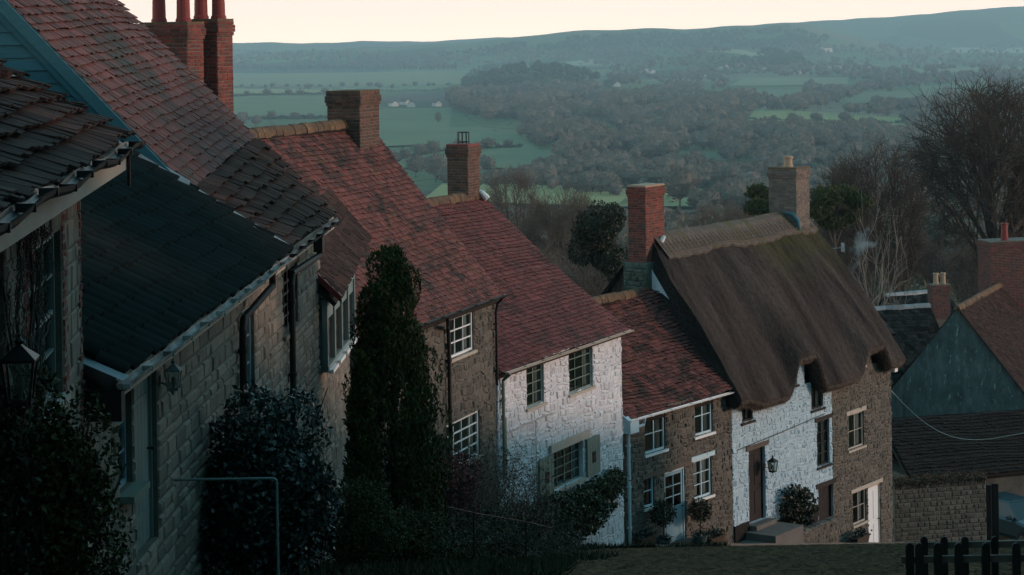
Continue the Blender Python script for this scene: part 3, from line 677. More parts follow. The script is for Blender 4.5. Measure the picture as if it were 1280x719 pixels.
# profiles
ky, kz = B.locx(240, 238, kx+.05)
uy, uz = B.locx(10, 0, kx+.05)
oh = -.32
near_pr = [V3((kx-.08, oh, zE-.02)), V3((kx-.08, ky, kz)), V3((kx-.08, uy, uz)), V3((kx-.08, uy+1.2, uz+1.1))]
y1, z1 = B.locx(320, 170, fx+.12); y2, z2 = B.locx(150, 0, fx+.12)
far_pr = [V3((fx+.15, oh, B.locx(425, 268, fx+.15)[1])), V3((fx+.15, y1, z1)), V3((fx+.15, y2, z2)), V3((fx+.15, y2+1.3, z2+1.2))]
rb = MB()
def tfB(u, v, rnd):
    t = rnd.random()*.5
    return t+.5 if v > .25 and rnd.random() < .55 else t
lo_pr = ([near_pr[0], near_pr[1]], [far_pr[0], far_pr[1]]); up_pr = (near_pr[1:], far_pr[1:])
tiles(rb, up_pr, .16, .175, seed=5, lift=.034, sag=.03, mi=0, tfun=tfB)
tiles(rb, lo_pr, .27, .21, seed=6, lift=.035, thick=.03, sag=.02, mi=1, jit=1.5)
core(rb, lo_pr, mi=2); core(rb, up_pr, mi=2)
bt = near_pr[3]; bf = far_pr[3]
slab(rb, [bt, bf, V3((bf.x, bf.y+5, zE)), V3((bt.x, bt.y+5, zE))], .06, mi=2)
rB = rb.build('tall_roof', ['dark_tile', 'stone_slate', 'roof_core'], B.root, )
rB['label'] = 'steep mottled clay tile roof with stone slate lower courses'
# slate roof of the near end: the plane through eaves and kink line
rx0 = B.loc(152, 468, -.34)[0]
slp = (kz-(zE-.02))/(ky-oh)
Wd = 4.2
prS = ([V3((rx0, oh, zE-.03)), V3((rx0, Wd, zE-.03+slp*(Wd-oh)))], [V3((kx-.02, oh, zE-.03)), V3((kx-.02, Wd, zE-.03+slp*(Wd-oh)))])
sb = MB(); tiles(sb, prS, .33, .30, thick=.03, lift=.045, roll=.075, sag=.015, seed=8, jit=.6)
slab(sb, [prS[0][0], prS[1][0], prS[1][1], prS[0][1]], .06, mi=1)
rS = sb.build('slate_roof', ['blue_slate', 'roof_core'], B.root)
mbk = MB(); zt_ = zE-.03+slp*(Wd-oh)-.05
mbk.face([(0,0,-2.5),(0,0,zE-.05),(0,Wd,zt_),(0,Wd+4,zt_-1.5),(0,Wd+4,-2.5)]); slab(mbk, [V3((0,Wd,zt_)), V3((kx,Wd,zt_)), V3((kx,Wd+4,zt_-1.5)), V3((0,Wd+4,zt_-1.5))], .05)
gx = fx+.05; mbk.face([(gx,0,-2.5),(gx,8.2,-2.5),(gx,8.2,zE+.1)]+[(gx,p.y,p.z-.2) for p in far_pr[:0:-1]]+[(gx,0,zE)]); mbk.face([(Bend,0,-2.5),(Bend,4,-2.5),(Bend,4,zE-1.2),(Bend,0,zE-1.2)]); mbk.face([(0,8.2,-2.5),(gx,8.2,-2.5),(gx,8.2,zE-.1),(0,8.2,zE-.1)]); mbk.face([(gx,4,-2.5),(Bend,4,-2.5),(Bend,4,zE-1.2),(gx,4,zE-1.2)]); mbk.build('back_wall', 'mortar', B.root)
# blue boarded gable above the slate roof
gb = MB(); zz = zE-.1; k = 0; rnd = random.Random(3)
def roofline(y):
    pr = near_pr
    for p, q in zip(pr, pr[1:]):
        if p.y <= y <= q.y: return p.z+(q.z-p.z)*(y-p.y)/(q.y-p.y)
    return 99
def y_at(z):
    for p, q in zip(near_pr, near_pr[1:]):
        if p.z <= z <= q.z: return p.y+(q.y-p.y)*(z-p.z)/(q.z-p.z)
    return None
z = kz-.1
while z < near_pr[3].z-.05:
    ya = y_at(max(z, near_pr[0].z)); yb = y_at(min(z+.19, near_pr[3].z)); 
    gb.raw([(kx-.055,ya-.02,z),(kx-.055,7.6,z),(kx-.03,7.6,z+.19),(kx-.03,yb,z+.19),(kx,ya-.02,z),(kx,7.6,z)], [(0,3,2,1),(0,1,5,4)], rnd.random()); z += .185
gb.face([(kx+.01,0,zE-1),(kx+.01,0,zE-.1),*[(kx+.01,p.y,p.z-.06) for p in near_pr[1:]],(kx+.01,8,zE-1)][::-1])
gb.build('boarded_gable', 'blue_board', B.root)
bg_ = MB()
for (p, q) in ((near_pr[1], near_pr[2]), (near_pr[2], near_pr[3])):
    n_ = Vector((0, -(q.z-p.z), q.y-p.y)).normalized()
    for (o1, o2, xx, th_, tt) in ((-.005, -.17, kx-.125, .04, .8), (-.17, -.26, kx-.10, .035, .3)):
        a1, b1, a2, b2 = p+n_*o1, q+n_*o1, p+n_*o2, q+n_*o2
        X = lambda v, x: (x, v.y, v.z)
        bg_.raw([X(a1,xx),X(b1,xx),X(b2,xx),X(a2,xx),X(a1,xx+th_),X(b1,xx+th_),X(b2,xx+th_),X(a2,xx+th_)], [(0,3,2,1),(4,5,6,7),(0,1,5,4),(3,7,6,2),(0,4,7,3),(1,2,6,5)], tt)
bg_.build('barge_board', 'blue_board', rB)
ld = MB(); p, q = near_pr[0], near_pr[1]
ld.raw([(kx-.16,p.y,p.z+.05),(kx-.16,q.y,q.z+.05),(kx-.02,q.y,q.z+.09),(kx-.02,p.y,p.z+.09)], [(0,1,2,3)])
yq = 7; zq = zE-.03+slp*(yq-oh)
ld.raw([(kx-.2,q.y,q.z+.06),(kx-.2,yq,zq+.06),(kx-.07,yq,zq+.14),(kx-.07,q.y,q.z+.14)], [(0,1,2,3)])
ld.build('lead_flashing', 'lead', rS)
gutter(B, rx0-.1, kx-.1, oh-.05, zE-.07, .065, 'worn_gutter', parent=rS, wav=.01)
gutter(B, kx-.1, fx+.1, oh-.05, zE-.05, .065, 'black_iron', parent=rB, wav=.008)
fb = MB(); fb.box((rx0+.2, -.26, zE-.26), (kx-.05, -.23, zE-.08)); fb.build('fascia_board', 'cream_paint', rS)
fb = MB(); fb.box((kx, -.26, zE-.24), (fx+.1, -.23, zE-.05)); fb.build('fascia_board', 'cream_paint', rB)
fb = MB(); fb.box((rx0-.12, -.36, zE-.40), (rx0+.02, .0, zE-.12), t=0); fb.build('boxed_eave', 'black_iron', rS)
fb = MB(); fb.raw([V3((rx0-.14,-.38,zE-.03)),V3((rx0+.06,-.40,zE-.02)),V3((rx0+.06,.6,zE+.42)),V3((rx0-.14,.6,zE+.40)),V3((rx0-.14,-.38,zE-.12)),V3((rx0+.06,-.40,zE-.12))],[(0,1,2,3),(4,5,1,0)]); fb.build('lead_cap', 'lead', rS)
u, z_ = B.loc(295, 420); pipe(B, [(u+1.0, -.34, zE-.12), (u+1.0, -.34, zE-.3), (u+.1, -.09, zE-.62), (u, -.09, zE-.75), (u, -.09, -1.5)], .05)
u, z_ = B.loc(357, 340); pipe(B, [(u+1.5, -.34, zE-.1), (u+1.45, -.34, zE-.42), (u+.1, -.09, zE-.55), (u, -.09, zE-.7), (u, -.09, -1.5)], .05)
hb = MB(); hb.box((u+1.35, -.40, zE-.36), (u+1.65, -.26, zE-.1)); hb.build('rainwater_hopper', 'black_iron', B.root)
# tile hung bay at the far end
bx0 = B.loc(398, 400)[0]; bx1 = Bend-.3
ya0 = -.10; ya1 = -.28
by = MB()
def wz(px, py): return B.loc(px, py, -.2)[1]
zr0 = B.locx(400, 346, bx0)[1]; 
zlo = B.locx(428, 372, bx0-.1)[1]; ylo = B.locx(428, 372, bx0-.1)[0]
yhi, zhi = B.locx(455, 297, bx1+.4)
w_near = V3((bx0-.15, .02, zlo+.42)); w_far = V3((bx1+.4, .02, zhi+.55)); e_near = V3((bx0-.15, ylo, zlo)); e_far = V3((bx1+.4, ylo-.02, zhi))
front_wall(B, fx+.05, Bend, -2.5, min(zlo, zhi)-.05, [], 'sand_stone', .17, .42, h=.02, gap=.02, seed=23)
w_near = w_near+(w_near-e_near)*1.1; w_far = w_far+(w_far-e_far)*.75
prC = ([e_near, w_near], [e_far, w_far])
cb = MB(); tiles(cb, prC, .17, .13, seed=9, lift=.015, sag=.01); slab(cb, [e_near, e_far, w_far, w_near], .07, mi=1)
bayr = cb.build('bay_roof', ['stone_slate', 'roof_core'], B.root)
ld = MB(); a, b = e_near+V3((-.05,0,.03)), w_near+V3((-.05,0,.05)); ld.raw([a, b, b+V3((.12,0,.0)), a+V3((.12,0,0)), a-V3((0,0,.12)), b-V3((0,0,.12))], [(0,3,2,1),(0,1,5,4)]); ld.build('verge', 'terracotta', bayr)
yo = -.16
zb0 = B.loc(408, 462, yo)[1]; zb1 = zlo-.06
bay = MB(); bay.box((bx0, yo+.03, zb1-.35), (bx1, 0, zb1+.05), t=.3); bay.box((bx0, yo, zb0-.10), (bx1, 0, zb0)); 
nb = 4
for k in range(nb+1):
    x = bx0+(bx1-bx0)*k/nb; bay.box((x-.06, yo, zb0), (x+.06, yo+.09, zb1+.02))
bay.box((bx0,yo,zb1-.1),(bx1,yo+.08,zb1+.02)); bay.box((bx0,yo+.02,zb0),(bx0+.05,0,zb1))
bw = bay.build('bay_window', 'grey_green_paint', B.root)
p = MB(); p.face([(bx0,yo+.05,zb0),(bx1,yo+.05,zb0),(bx1,yo+.05,zb1),(bx0,yo+.05,zb1)]); p.build('pane', 'glass', bw)
p = MB(); p.face([(bx0,-.01,zb0),(bx1,-.01,zb0),(bx1,-.01,zb1),(bx0,-.01,zb1)]); p.build('inner_dark', 'room_dark', bw)
p = MB()
for k in range(nb): x = bx0+(bx1-bx0)*(k+.5)/nb; p.box((x-.4, yo-.07, zb0-.14), (x+.4, yo+.02, zb0-.08))
p.build('sill', 'white_paint', bw)

# ------------------------------------------------------------------ generic two-slope house
def two_slope(H, x0, x1, ze, bn, zrn, bf, zrf, m, wid, gauge, seed, oh=.22, vn=.08, vf=.04, lift=.030, depth=None, back=True, name='roof', ridge_m='ridge_lichen', roll=0, jit=1, sag=.04):
    s_n = (zrn-ze)/bn
    pr = ([V3((x0-vn, -oh, ze-oh*s_n*.8)), V3((x0-vn, 0.3*bn, ze+.3*(zrn-ze)-.03)), V3((x0-vn, bn, zrn))], [V3((x1+vf, -oh, ze-oh*s_n*.8)), V3((x1+vf, .3*bf, ze+.3*(zrf-ze)-.03)), V3((x1+vf, bf, zrf))])
    mb = MB(); tiles(mb, pr, wid, gauge, seed=seed, lift=lift, roll=roll, jit=jit, sag=sag)
    for a in (0, 1): slab(mb, [pr[0][a], pr[1][a], pr[1][a+1], pr[0][a+1]], .05, mi=1, sink=.10+sag*2.6)
    if back:
        bkp = ([V3((x0-vn, 2*bn+oh, ze-oh*s_n*.8)), V3((x0-vn, bn, zrn))], [V3((x1+vf, 2*bf+oh, ze-oh*s_n*.8)), V3((x1+vf, bf, zrf))])
        tiles(mb, bkp, wid*1.4, gauge*1.4, seed=seed+1, lift=lift, jit=.8); slab(mb, [bkp[0][0], bkp[1][0], bkp[1][1], bkp[0][1]], .07, mi=1)
    r = mb.build(name, [m, 'roof_core'], H.root)
    ridge_tiles(H, (x0-vn, bn, zrn+.05), (x1+vf, bf, zrf+.05), ridge_m, parent=r, seed=seed)
    return r, pr

# ------------------------------------------------------------------ house C (mid: old red tiles, dark stone)
fc = P(617, 358, 50); thC = radians(19); LC = 8.2
C_ = House('tiled_stone_cottage', (fc.x-sin(thC)*LC, fc.y-cos(thC)*LC), thC, LC, gz(48)-.3, 'brown stone cottage with big worn red tile roof and two stocky chimneys', 'cottage')
zeC = C_.loc(612, 364)[1]
ry, rz = C_.locx(457, 150, LC); ry0, rz0 = C_.locx(300, 155, 0.4)
opC = [C_.rect(559, 592, 378, 444), C_.rect(558, 600, 522, 580)]
front_wall(C_, 0, LC, -1.5, zeC, opC, 'brown_stone', .14, .26, h=.022, gap=.018, jit=.45, seed=31)
shell(C_, 0, LC, 2*ry, zeC, ((ry, rz-.1), (ry, rz-.1)), 'brown_stone')
rC, _ = two_slope(C_, 0, LC, zeC+.1, ry, rz, ry, rz, 'mossy_tile', .15, .125, 33, oh=.25)
gutter(C_, 0, LC+.1, -.3, zeC-.1, .055, parent=rC)
window(C_, opC[0], 3, 4, 'white_paint', depth=.04, fw=.055, bar=.028, mid=False, sill='cream_paint')
window(C_, opC[1], 4, 4, 'white_paint', depth=.04, fw=.055, bar=.028, mid=False, sill='cream_paint')
u, z_ = C_.loc(546, 420); pipe(C_, [(u-.1, -.3, zeC-.15), (u-.1, -.3, zeC-.3), (u+.45, -.09, zeC-.45), (u+.5, -.09, zeC-.9), (u+.5, -.09, -1)], .045)
pipe(C_, [(LC-.08, -.3, zeC-.12), (LC-.08, -.12, zeC-.3), (LC-.08, -.08, zeC-.5), (LC-.08, -.08, zeC-2.2)], .03)
# far-gable chimney: dark left face, warm right face
u0, zt = C_.locx(418, 115, LC-1.0); yy1, _z = C_.locx(420, 130, LC-1.15); yy0, _z = C_.locx(455, 130, LC-1.15)
zct = C_.locx(440, 114, LC-.6)[1]
chimney(C_, LC-1.40, LC-.25, ry-.45, ry+.36, rz-1.2, zct, 'dark_brick', cap='x', capmat='ridge_lichen', seed=3, label='stocky brick chimney on the far end of the ridge')
# pair of tall stacks on the near gable
def stack_at(pxl, pxr, ptop, x, dx, bot, pots, seed, lab):
    ya, zt = C_.locx(pxl, ptop, x); yb, _ = C_.locx(pxr-(pxr-pxl)*.22, ptop, x)
    return chimney(C_, x, x+dx, yb, ya, bot, zt, 'red_brick', [( x+dx/2+p[0], yb+(ya-yb)*p[1], p[2], .14, 'terracotta') for p in pots], seed=seed, label=lab, capmat='ridge_lichen')
stack_at(176, 250, 30, .2, .7, rz-1.5, ((0, .78, .95), (.0, .25, 1.0)), 5, 'wide red brick stack with clay pots')
stack_at(230, 283, 26, 1.35, .7, rz-1.5, ((-.1, .65, 1.0), (.1, .25, 1.0)), 6, 'second red brick stack with clay pots')

# ------------------------------------------------------------------ house D (white cottage with sage shutters)
nD = P(622, 458, 50.4); fD = P(776, 407, 57.2); thD = atan2(fD.x-nD.x, fD.y-nD.y); LD = hypot(fD.x-nD.x, fD.y-nD.y)
D = House('white_cottage', (nD.x, nD.y), thD, LD, gz(54)-.0, 'whitewashed stone cottage with sage shutters and red tile roof', 'cottage')
zeD = D.loc(700, 434)[1]; ryD, rzD = D.locx(600, 241, LD)
opD = [D.rect(658, 680, 450, 507), D.rect(711, 741, 431, 488), D.rect(691, 729, 557, 606)]
front_wall(D, 0, LD, -1.2, zeD, opD, 'white_stone', .15, .24, h=.020, gap=.022, jit=.55, seed=41, reveal=.2)
shell(D, 0, LD, 2*ryD, zeD, ((ryD, rzD-.1), (ryD, rzD-.1)), 'white_stone', course=.22)
rD, _ = two_slope(D, 0, LD, zeD+.1, ryD, rzD, ryD, rzD, 'red_clay_tile', .15, .12, 43, oh=.22)
gutter(D, -.05, LD+.15, -.27, zeD-.08, .055, 'cream_paint', parent=rD)
window(D, opD[0], 2, 4, 'sage_paint', depth=.06, sill='cream_paint', fw=.045, bar=.022, curtain=.2)
window(D, opD[1], 3, 4, 'sage_paint', depth=.06, sill='cream_paint', fw=.045, bar=.022, mid=False, curtain=.15)
window(D, opD[2], 4, 4, 'sage_paint', depth=.10, sill='cream_paint', fw=.045, bar=.022, curtain=.15)
o_ = opD[2]
lb = MB(); lb.box((o_[0]-.25, -.09, o_[3]+.01), (o_[1]+.25, .02, o_[3]+.2)); lb.build('lintel', 'cream_paint', D.root)
def shutter(xa, xb, za, zb):
    mb = MB(); n = 5
    for k in range(n): mb.box((xa+(xb-xa)*k/n+.004, -.085, za), (xa+(xb-xa)*(k+1)/n-.004, -.05, zb), t=random.random())
    mb.box((xa+.02, -.05, za+.12), (xb-.02, -.035, za+.2)); mb.box((xa+.02, -.05, zb-.2), (xb-.02, -.035, zb-.12))
    s_ = mb.build('shutter', 'sage_paint', D.root)
    hb = MB(); cx, cz = (xa+xb)/2, za+(zb-za)*.47; hw = .11
    hb.box((cx-hw, -.096, cz-.14), (cx+hw, -.087, cz+.14)); q = hb.build('cut_out', 'room_dark', s_)
    hb = MB(); hb.raw([(cx,-.101,cz-.07),(cx+.07,-.101,cz+.02),(cx+.035,-.101,cz+.06),(cx,-.101,cz+.03),(cx-.035,-.101,cz+.06),(cx-.07,-.101,cz+.02)], [(0,1,2,3,4,5)]); hb.build('heart', 'maroon', s_)
sw = (o_[1]-o_[0])*.44; H3 = o_[3]-o_[2]
shutter(o_[0]-.12-sw, o_[0]-.12, o_[2]+.0, o_[3]-.02); shutter(o_[1]+.10, o_[1]+.10+sw, o_[2]-.02, o_[3]-.03)
pipe(D, [(.12, -.27, zeD-.14), (.12, -.08, zeD-.3), (.12, -.08, zeD-.5), (.12, -.08, zeD-2.6)], .04, 'sage_paint')
pipe(D, [(.30, -.05, zeD-1.2), (.30, -.05, zeD-2.6)], .02, 'cream_paint', brackets=False)
cbm = MB(); zc = zeD-1.55; cbm.tube([(.15,-.05,zc-.05),(1.4,-.055,zc),(3.0,-.055,zc+.02)], .012, 5); cbm.tube([(1.95,-.055,zc),(1.95,-.055,zc-1.5)], .012, 5); cbm.build('cable', 'cream_paint', D.root)
# chimney beyond the ridge of D, with wire cowl
ch_y1, _ = D.locx(560, 210, LD-.9); ch_y0, _ = D.locx(589, 210, LD-.9); zcD = D.locx(577, 181, LD-.6)[1]
cD = chimney(D, LD-1.0, LD-.3, ch_y0+.05, ch_y1-.03, rzD-1.4, zcD, 'dark_brick', [], seed=9, capmat='terracotta', label='slim brick chimney with a wire cowl')
cb = MB(); ccx, ccy = LD-.65, (ch_y0+ch_y1)/2
for k in range(9): a = 2*pi*k/9; cb.tube([(ccx+.16*cos(a), ccy+.16*sin(a), zcD+.03), (ccx+.16*cos(a), ccy+.16*sin(a), zcD+.34)], .010, 5)
for zz in (.08, .34):
    cb.tube([(ccx+.16*cos(2*pi*k/12), ccy+.16*sin(2*pi*k/12), zcD+zz) for k in range(13)], .012, 5, cap=False)
cb.build('wire_cowl', 'black_iron', cD)
fl = MB(); fl.tube([(LD-.28, ch_y0+.2, rzD+.10), (LD-.27, ch_y0+.0, rzD+.02), (LD-.24, ch_y0-.15, rzD-.14)], [.05, .07, .09], 7, t=.5); fl.build('flashing', 'flashing_white', rD)

# ------------------------------------------------------------------ house E (little brown stone cottage, pale blue joinery)
nE = P(780, 520, 57.75); fE = P(913, 482, 62.3); thE = atan2(fE.x-nE.x, fE.y-nE.y); LE = hypot(fE.x-nE.x, fE.y-nE.y)
E_ = House('little_stone_cottage', (nE.x, nE.y), thE, LE, gz(60), 'little brown stone cottage with pale blue door and white gutter', 'cottage')
zeE = E_.loc(846, 503)[1]; ryE = 2.75; rzE = E_.locx(800, 363, LE)[1]
rzE = E_.loc(775, 368, ryE)[1]
def er(*a): return E_.rect(*a)
opE = [er(806, 832, 517, 565), er(868, 891, 495, 543), er(867, 890, 573, 622), er(805, 818, 594, 634), er(831, 857, 587, 678)]
front_wall(E_, 0, LE, -1.0, zeE, opE, 'brown_stone', .13, .22, h=.024, gap=.02, jit=.5, seed=51)
shell(E_, 0, LE, 2*ryE, zeE, ((ryE, rzE-.1), (ryE, rzE-.1)), 'brown_stone', far=False)
rE, _ = two_slope(E_, 0, LE, zeE+.1, ryE, rzE, ryE, rzE, 'mossy_tile', .15, .12, 53, oh=.2, jit=1.5, sag=.08)
gutter(E_, -.1, LE+.1, -.25, zeE-.06, .055, 'white_paint', parent=rE)
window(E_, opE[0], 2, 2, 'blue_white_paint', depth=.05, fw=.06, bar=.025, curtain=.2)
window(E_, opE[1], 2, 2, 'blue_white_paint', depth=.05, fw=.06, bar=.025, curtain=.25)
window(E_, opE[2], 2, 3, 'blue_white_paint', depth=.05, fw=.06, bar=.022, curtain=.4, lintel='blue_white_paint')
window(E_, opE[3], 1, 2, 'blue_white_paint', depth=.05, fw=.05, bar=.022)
door(E_, opE[4], 'sky_paint', 'blue_white_paint', depth=.06, glazed=True, label='pale blue half glazed door')
lb = MB(); a = opE[3]; b = opE[4]; lb.box((a[0]-.1, -.03, b[3]+.01), (opE[2][0]-.05, .08, b[3]+.14)); lb.build('lintel', 'grey_wood', E_.root)
bxp = MB(); bxp.box((-.12, -.28, zeE-.42), (.30, -.02, zeE-.1)); bxp.raw([(-.12,-.28,zeE-.1),(-.12,.5,zeE+.42),(.05,.5,zeE+.42),(.05,-.28,zeE-.1),(-.12,.5,zeE-.3)], [(0,3,2,1),(0,1,4)]); bxp.build('boxed_eave', 'blue_white_paint', E_.root)
pipe(E_, [(.62, -.25, zeE-.1), (.62, -.22, zeE-.28), (.12, -.1, zeE-.34), (.05, -.1, zeE-.5), (.05, -.1, .05)], .045, 'blue_white_paint')

# ------------------------------------------------------------------ house F (thatched pair)
nF = (fE.x+.05*sin(thE), fE.y+.05*cos(thE)); thF = radians(35.2)
Fh = House('thatched_cottage', nF, thF, 1, gz(66)-.2, 'long thatched cottage, whitewashed near half and bare stone far half', 'cottage')
xW = Fh.loc(1041, 600)[0]; xF = Fh.loc(1115, 570)[0]; zeF = Fh.loc(975, 490)[1]
def fr_(*a): return Fh.rect(*a)
oF = dict(a=fr_(927, 941, 498, 527), b=fr_(986, 996, 448, 482), c=fr_(1014, 1029, 478, 511), d=fr_(1021, 1037, 525, 582), door=fr_(936, 957, 560, 652), door2=fr_(1023, 1042.5, 607, 690),
          f=fr_(1060, 1080, 516, 560), g=fr_(1066, 1083, 611, 654), h=fr_(1085, 1101, 606, 690), i=fr_(1069, 1080, 430, 458))
ztop = zeF+.02
def keep(lo, hi): return [o for k, o in oF.items() if lo <= (o[0]+o[1])/2 <= hi]
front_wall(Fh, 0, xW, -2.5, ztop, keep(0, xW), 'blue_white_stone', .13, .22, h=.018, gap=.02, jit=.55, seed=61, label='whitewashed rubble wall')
front_wall(Fh, xW, xF, -2.5, ztop, keep(xW, xF), 'brown_stone', .13, .24, h=.022, gap=.02, jit=.4, seed=62, label='bare rubble stone wall')
hc1 = (oF['b'][0]+oF['b'][1])/2+.12; hc2 = (oF['i'][0]+oF['i'][1])/2+.25
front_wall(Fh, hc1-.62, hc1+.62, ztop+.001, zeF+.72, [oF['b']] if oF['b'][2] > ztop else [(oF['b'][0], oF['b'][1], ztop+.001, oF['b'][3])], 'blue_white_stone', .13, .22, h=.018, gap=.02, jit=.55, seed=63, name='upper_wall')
front_wall(Fh, hc2-.6, hc2+.6, ztop+.001, zeF+.45, [(oF['i'][0], oF['i'][1], max(oF['i'][2], ztop+.001), oF['i'][3])], 'brown_stone', .13, .24, h=.022, gap=.02, jit=.4, seed=64, name='upper_wall')
pl = MB(); pl.box((0, -.06, -2.5), (oF['door'][0]-.1, 0, oF['door'][2]+.12)); pl.box((oF['door'][1]+.1, -.06, -2.5), (oF['door2'][0]-.1, 0, oF['door'][2]-.2)); pl.build('plinth', 'dark_thatch', Fh.root)
ryn, rzn = Fh.locx(812, 297, .35); ryf, rzf = Fh.locx(986, 267, xF-.7)
shell(Fh, 0, xF, 2*ryn, zeF, ((ryn, rzn-.5), (ryn, rzn-.5)), 'white_stone', course=.17, wid=.3)
window(Fh, oF['a'], 2, 1, 'dark_wood', sill='dark_wood', depth=.06); window(Fh, oF['b'], 2, 1, 'dark_wood', sill='dark_wood', depth=.06)
window(Fh, oF['c'], 2, 1, 'dark_wood', sill='dark_wood', depth=.06, curtain=.2); window(Fh, oF['d'], 2, 4, 'dark_wood', sill='dark_wood', depth=.06, bar=.025, lintel='dark_wood')
door(Fh, oF['door'], 'dark_wood', 'dark_wood', depth=.12, lintel='grey_wood', label='dark panelled door under a timber lintel'); door(Fh, oF['door2'], 'dark_wood', 'dark_wood', depth=.12, lintel='dark_wood', label='dark plank door at the end of the white wall', panels='plank')
window(Fh, oF['f'], 2, 2, 'cream_paint', sill='cream_paint', depth=.05, lintel='cream_paint', curtain=.3); window(Fh, oF['g'], 2, 2, 'cream_paint', sill='cream_paint', depth=.05, curtain=.3)
window(Fh, oF['i'], 2, 1, 'white_paint', depth=.06, curtain=.2)
door(Fh, oF['h'], 'white_paint', 'cream_paint', depth=.06, label='white panelled door')
lb = MB(); lb.box((oF['g'][0]-.15, -.04, oF['h'][3]+.01), (oF['h'][1]+.12, .08, oF['h'][3]+.13)); lb.build('lintel', 'cream_paint', Fh.root)
# thatch
def thatch():
    nu, ns = 420, 110; x0, x1 = -.35, xF+.05; rt = random.Random(9)
    c1, c2 = hc1, hc2
    zb = zeF-.12
    e0 = Fh.loc(949, 501, -.5)[1]; e1 = Fh.loc(1034, 480, -.5)[1]; e2 = Fh.loc(1110, 452, -.5)[1]
    def eave(x):
        t = x/xF; base = e0 if x < 2 else (e0+(e1-e0)*min(1, (x-2)/(xW-2)) if x < xW else e1+(e2-e1)*min(1, (x-xW)/(xF-xW)))
        def hump(c, w, h): 
            d = abs(x-c)/w; return h*(1-smooth((d-.35)/.65)) if d < 1 else 0
        return base+hump(c1, 1.25, 1.05)+hump(c2, 1.2, .75)+.25*(1-smooth(x/1.2)), hump(c1, 1.25, 1)+hump(c2, 1.2, 1)
    V = []; UV = []; T = []; Fc = []
    def noise(a, b): return .5*sin(a*1.3+b*.9)+.3*sin(a*3.1-b*2.3+1)+.2*sin(a*7.7+b*5.1)
    rows = []
    for i in range(nu+1):
        u = i/nu; x = x0+(x1-x0)*u
        uu = max(0, min(1, (x)/(xF)))
        ry_ = ryn+(ryf-ryn)*uu; rz_ = rzn+(rzf-rzn)*uu+.015*sin(x*.9)-.012*sin(x*2.1)
        ez, hp = eave(x); col = []
        ye = -.50
        for j in range(ns+1):           # ridge -> eave, front
            s = j/ns
            y = ry_+(ye-ry_)*s; z = rz_+(ez-rz_)*s+.30*sin(pi*s)*(1-.5*s)-.12*hp*sin(pi*s)
            z += .045*noise(x*.8, s*3)*sin(pi*min(1, s*1.4))+.012*sin(x*9+s*3)
            y -= .10*sin(pi*s)
            z += rt.uniform(-.014, .014)+.02*sin(x*17+s*5)*sin(s*31+x*2)
            col.append((x, y, z, s))
        L_ = [(x, ye-.03, ez-.10, 1.02), (x, ye+.06, ez-.26, 1.05), (x, ye+.22, ez-.36, 1.08), (x, .15, ez-.16+0*hp, 1.15), (x, .42, ez+.25, 1.2)]
        col += L_
        fade = max(0, 1-(x-x0)/1.6)
        col = [(xx+.75*fade*max(0, 1-abs(ss)/.3), yy, zz_, ss) for xx, yy, zz_, ss in col]
        # back side
        bk_ = [(x+.75*max(0, 1-(x-x0)/1.6)*max(0, 1-s/.3), ry_+(2*ry_+.4-ry_)*s, rz_+(zb-rz_)*s+.25*sin(pi*s), -s) for s in (1.0, .8, .6, .4, .2, .1)]
        rows.append(bk_+col)
    n = len(rows[0]); mb = MB()
    for r in rows:
        for (x, y, z, s) in r:
            mb.v.append((x, y, z)); mb.t.append(max(0, min(1, ((x/xF)-.42)*5))*max(0, 1-abs(s)*1.5)); UV.append((x, s*6.5))
    for i in range(nu):
        for j in range(n-1): mb.f.append((i*n+j, i*n+j+1, (i+1)*n+j+1, (i+1)*n+j)); mb.m.append(0)
    # ends closed with inset faces
    for i, fl in ((0, True), (nu, False)):
        idx = [i*n+j for j in range(n)]; mb.f.append(tuple(idx[::-1] if fl else idx)); mb.m.append(0)
    o = mb.build('thatch_roof', 'thatch', Fh.root, smooth=True)
    o.data.polygons[len(mb.f)-1].use_smooth = False; o.data.polygons[len(mb.f)-2].use_smooth = False
    uvl = o.data.uv_layers.new(name='UVMap')
    buf = []
    for lp in o.data.loops: buf += UV[lp.vertex_index]
    uvl.data.foreach_set('uv', buf)
    # ridge block with spars
    rb = MB()
    rd = random.Random(2); N_ = 120; outer = []
    for i in range(N_+1):
        x = x0+.72+(x1-x0-.74)*i/N_; uu = max(0, min(1, x/xF)); ry_ = ryn+(ryf-ryn)*uu; rz_ = rzn+(rzf-rzn)*uu+.015*sin(x*.9)-.012*sin(x*2.1); ez, hp = eave(x)
        def S(s, up): return (x, ry_+(-.5-ry_)*s-.10*sin(pi*s)-up*.7, rz_+(ez-rz_)*s+.30*sin(pi*s)*(1-.5*s)-.12*hp*sin(pi*s)+up)
        sc = .165+.010*abs(sin(x*pi/.62))
        outer.append([(x, ry_+.45, rz_-.35), (x, ry_+.12, rz_+.05), (x, ry_, rz_+.10), S(.03, .10), S(.10, .075), S(sc, .055), S(sc+.004, .0)])
        uvx = x
    for i in range(N_):
        for k in range(6): rb.face([outer[i][k], outer[i][k+1], outer[i+1][k+1], outer[i+1][k]], t=max(0, min(1, (outer[i][0][0]/xF-.45)*4)))
    r = rb.build('thatch_ridge', 'thatch_ridge', o)
    sp = MB()
    def SS(x, s, up=.085):
        uu = max(0, min(1, x/xF)); ry_ = ryn+(ryf-ryn)*uu; rz_ = rzn+(rzf-rzn)*uu+.015*sin(x*.9)-.012*sin(x*2.1); ez, hp = eave(x)
        return (x, ry_+(-.5-ry_)*s-.10*sin(pi*s)-up*.7, rz_+(ez-rz_)*s+.30*sin(pi*s)*(1-.5*s)-.12*hp*sin(pi*s)+up)
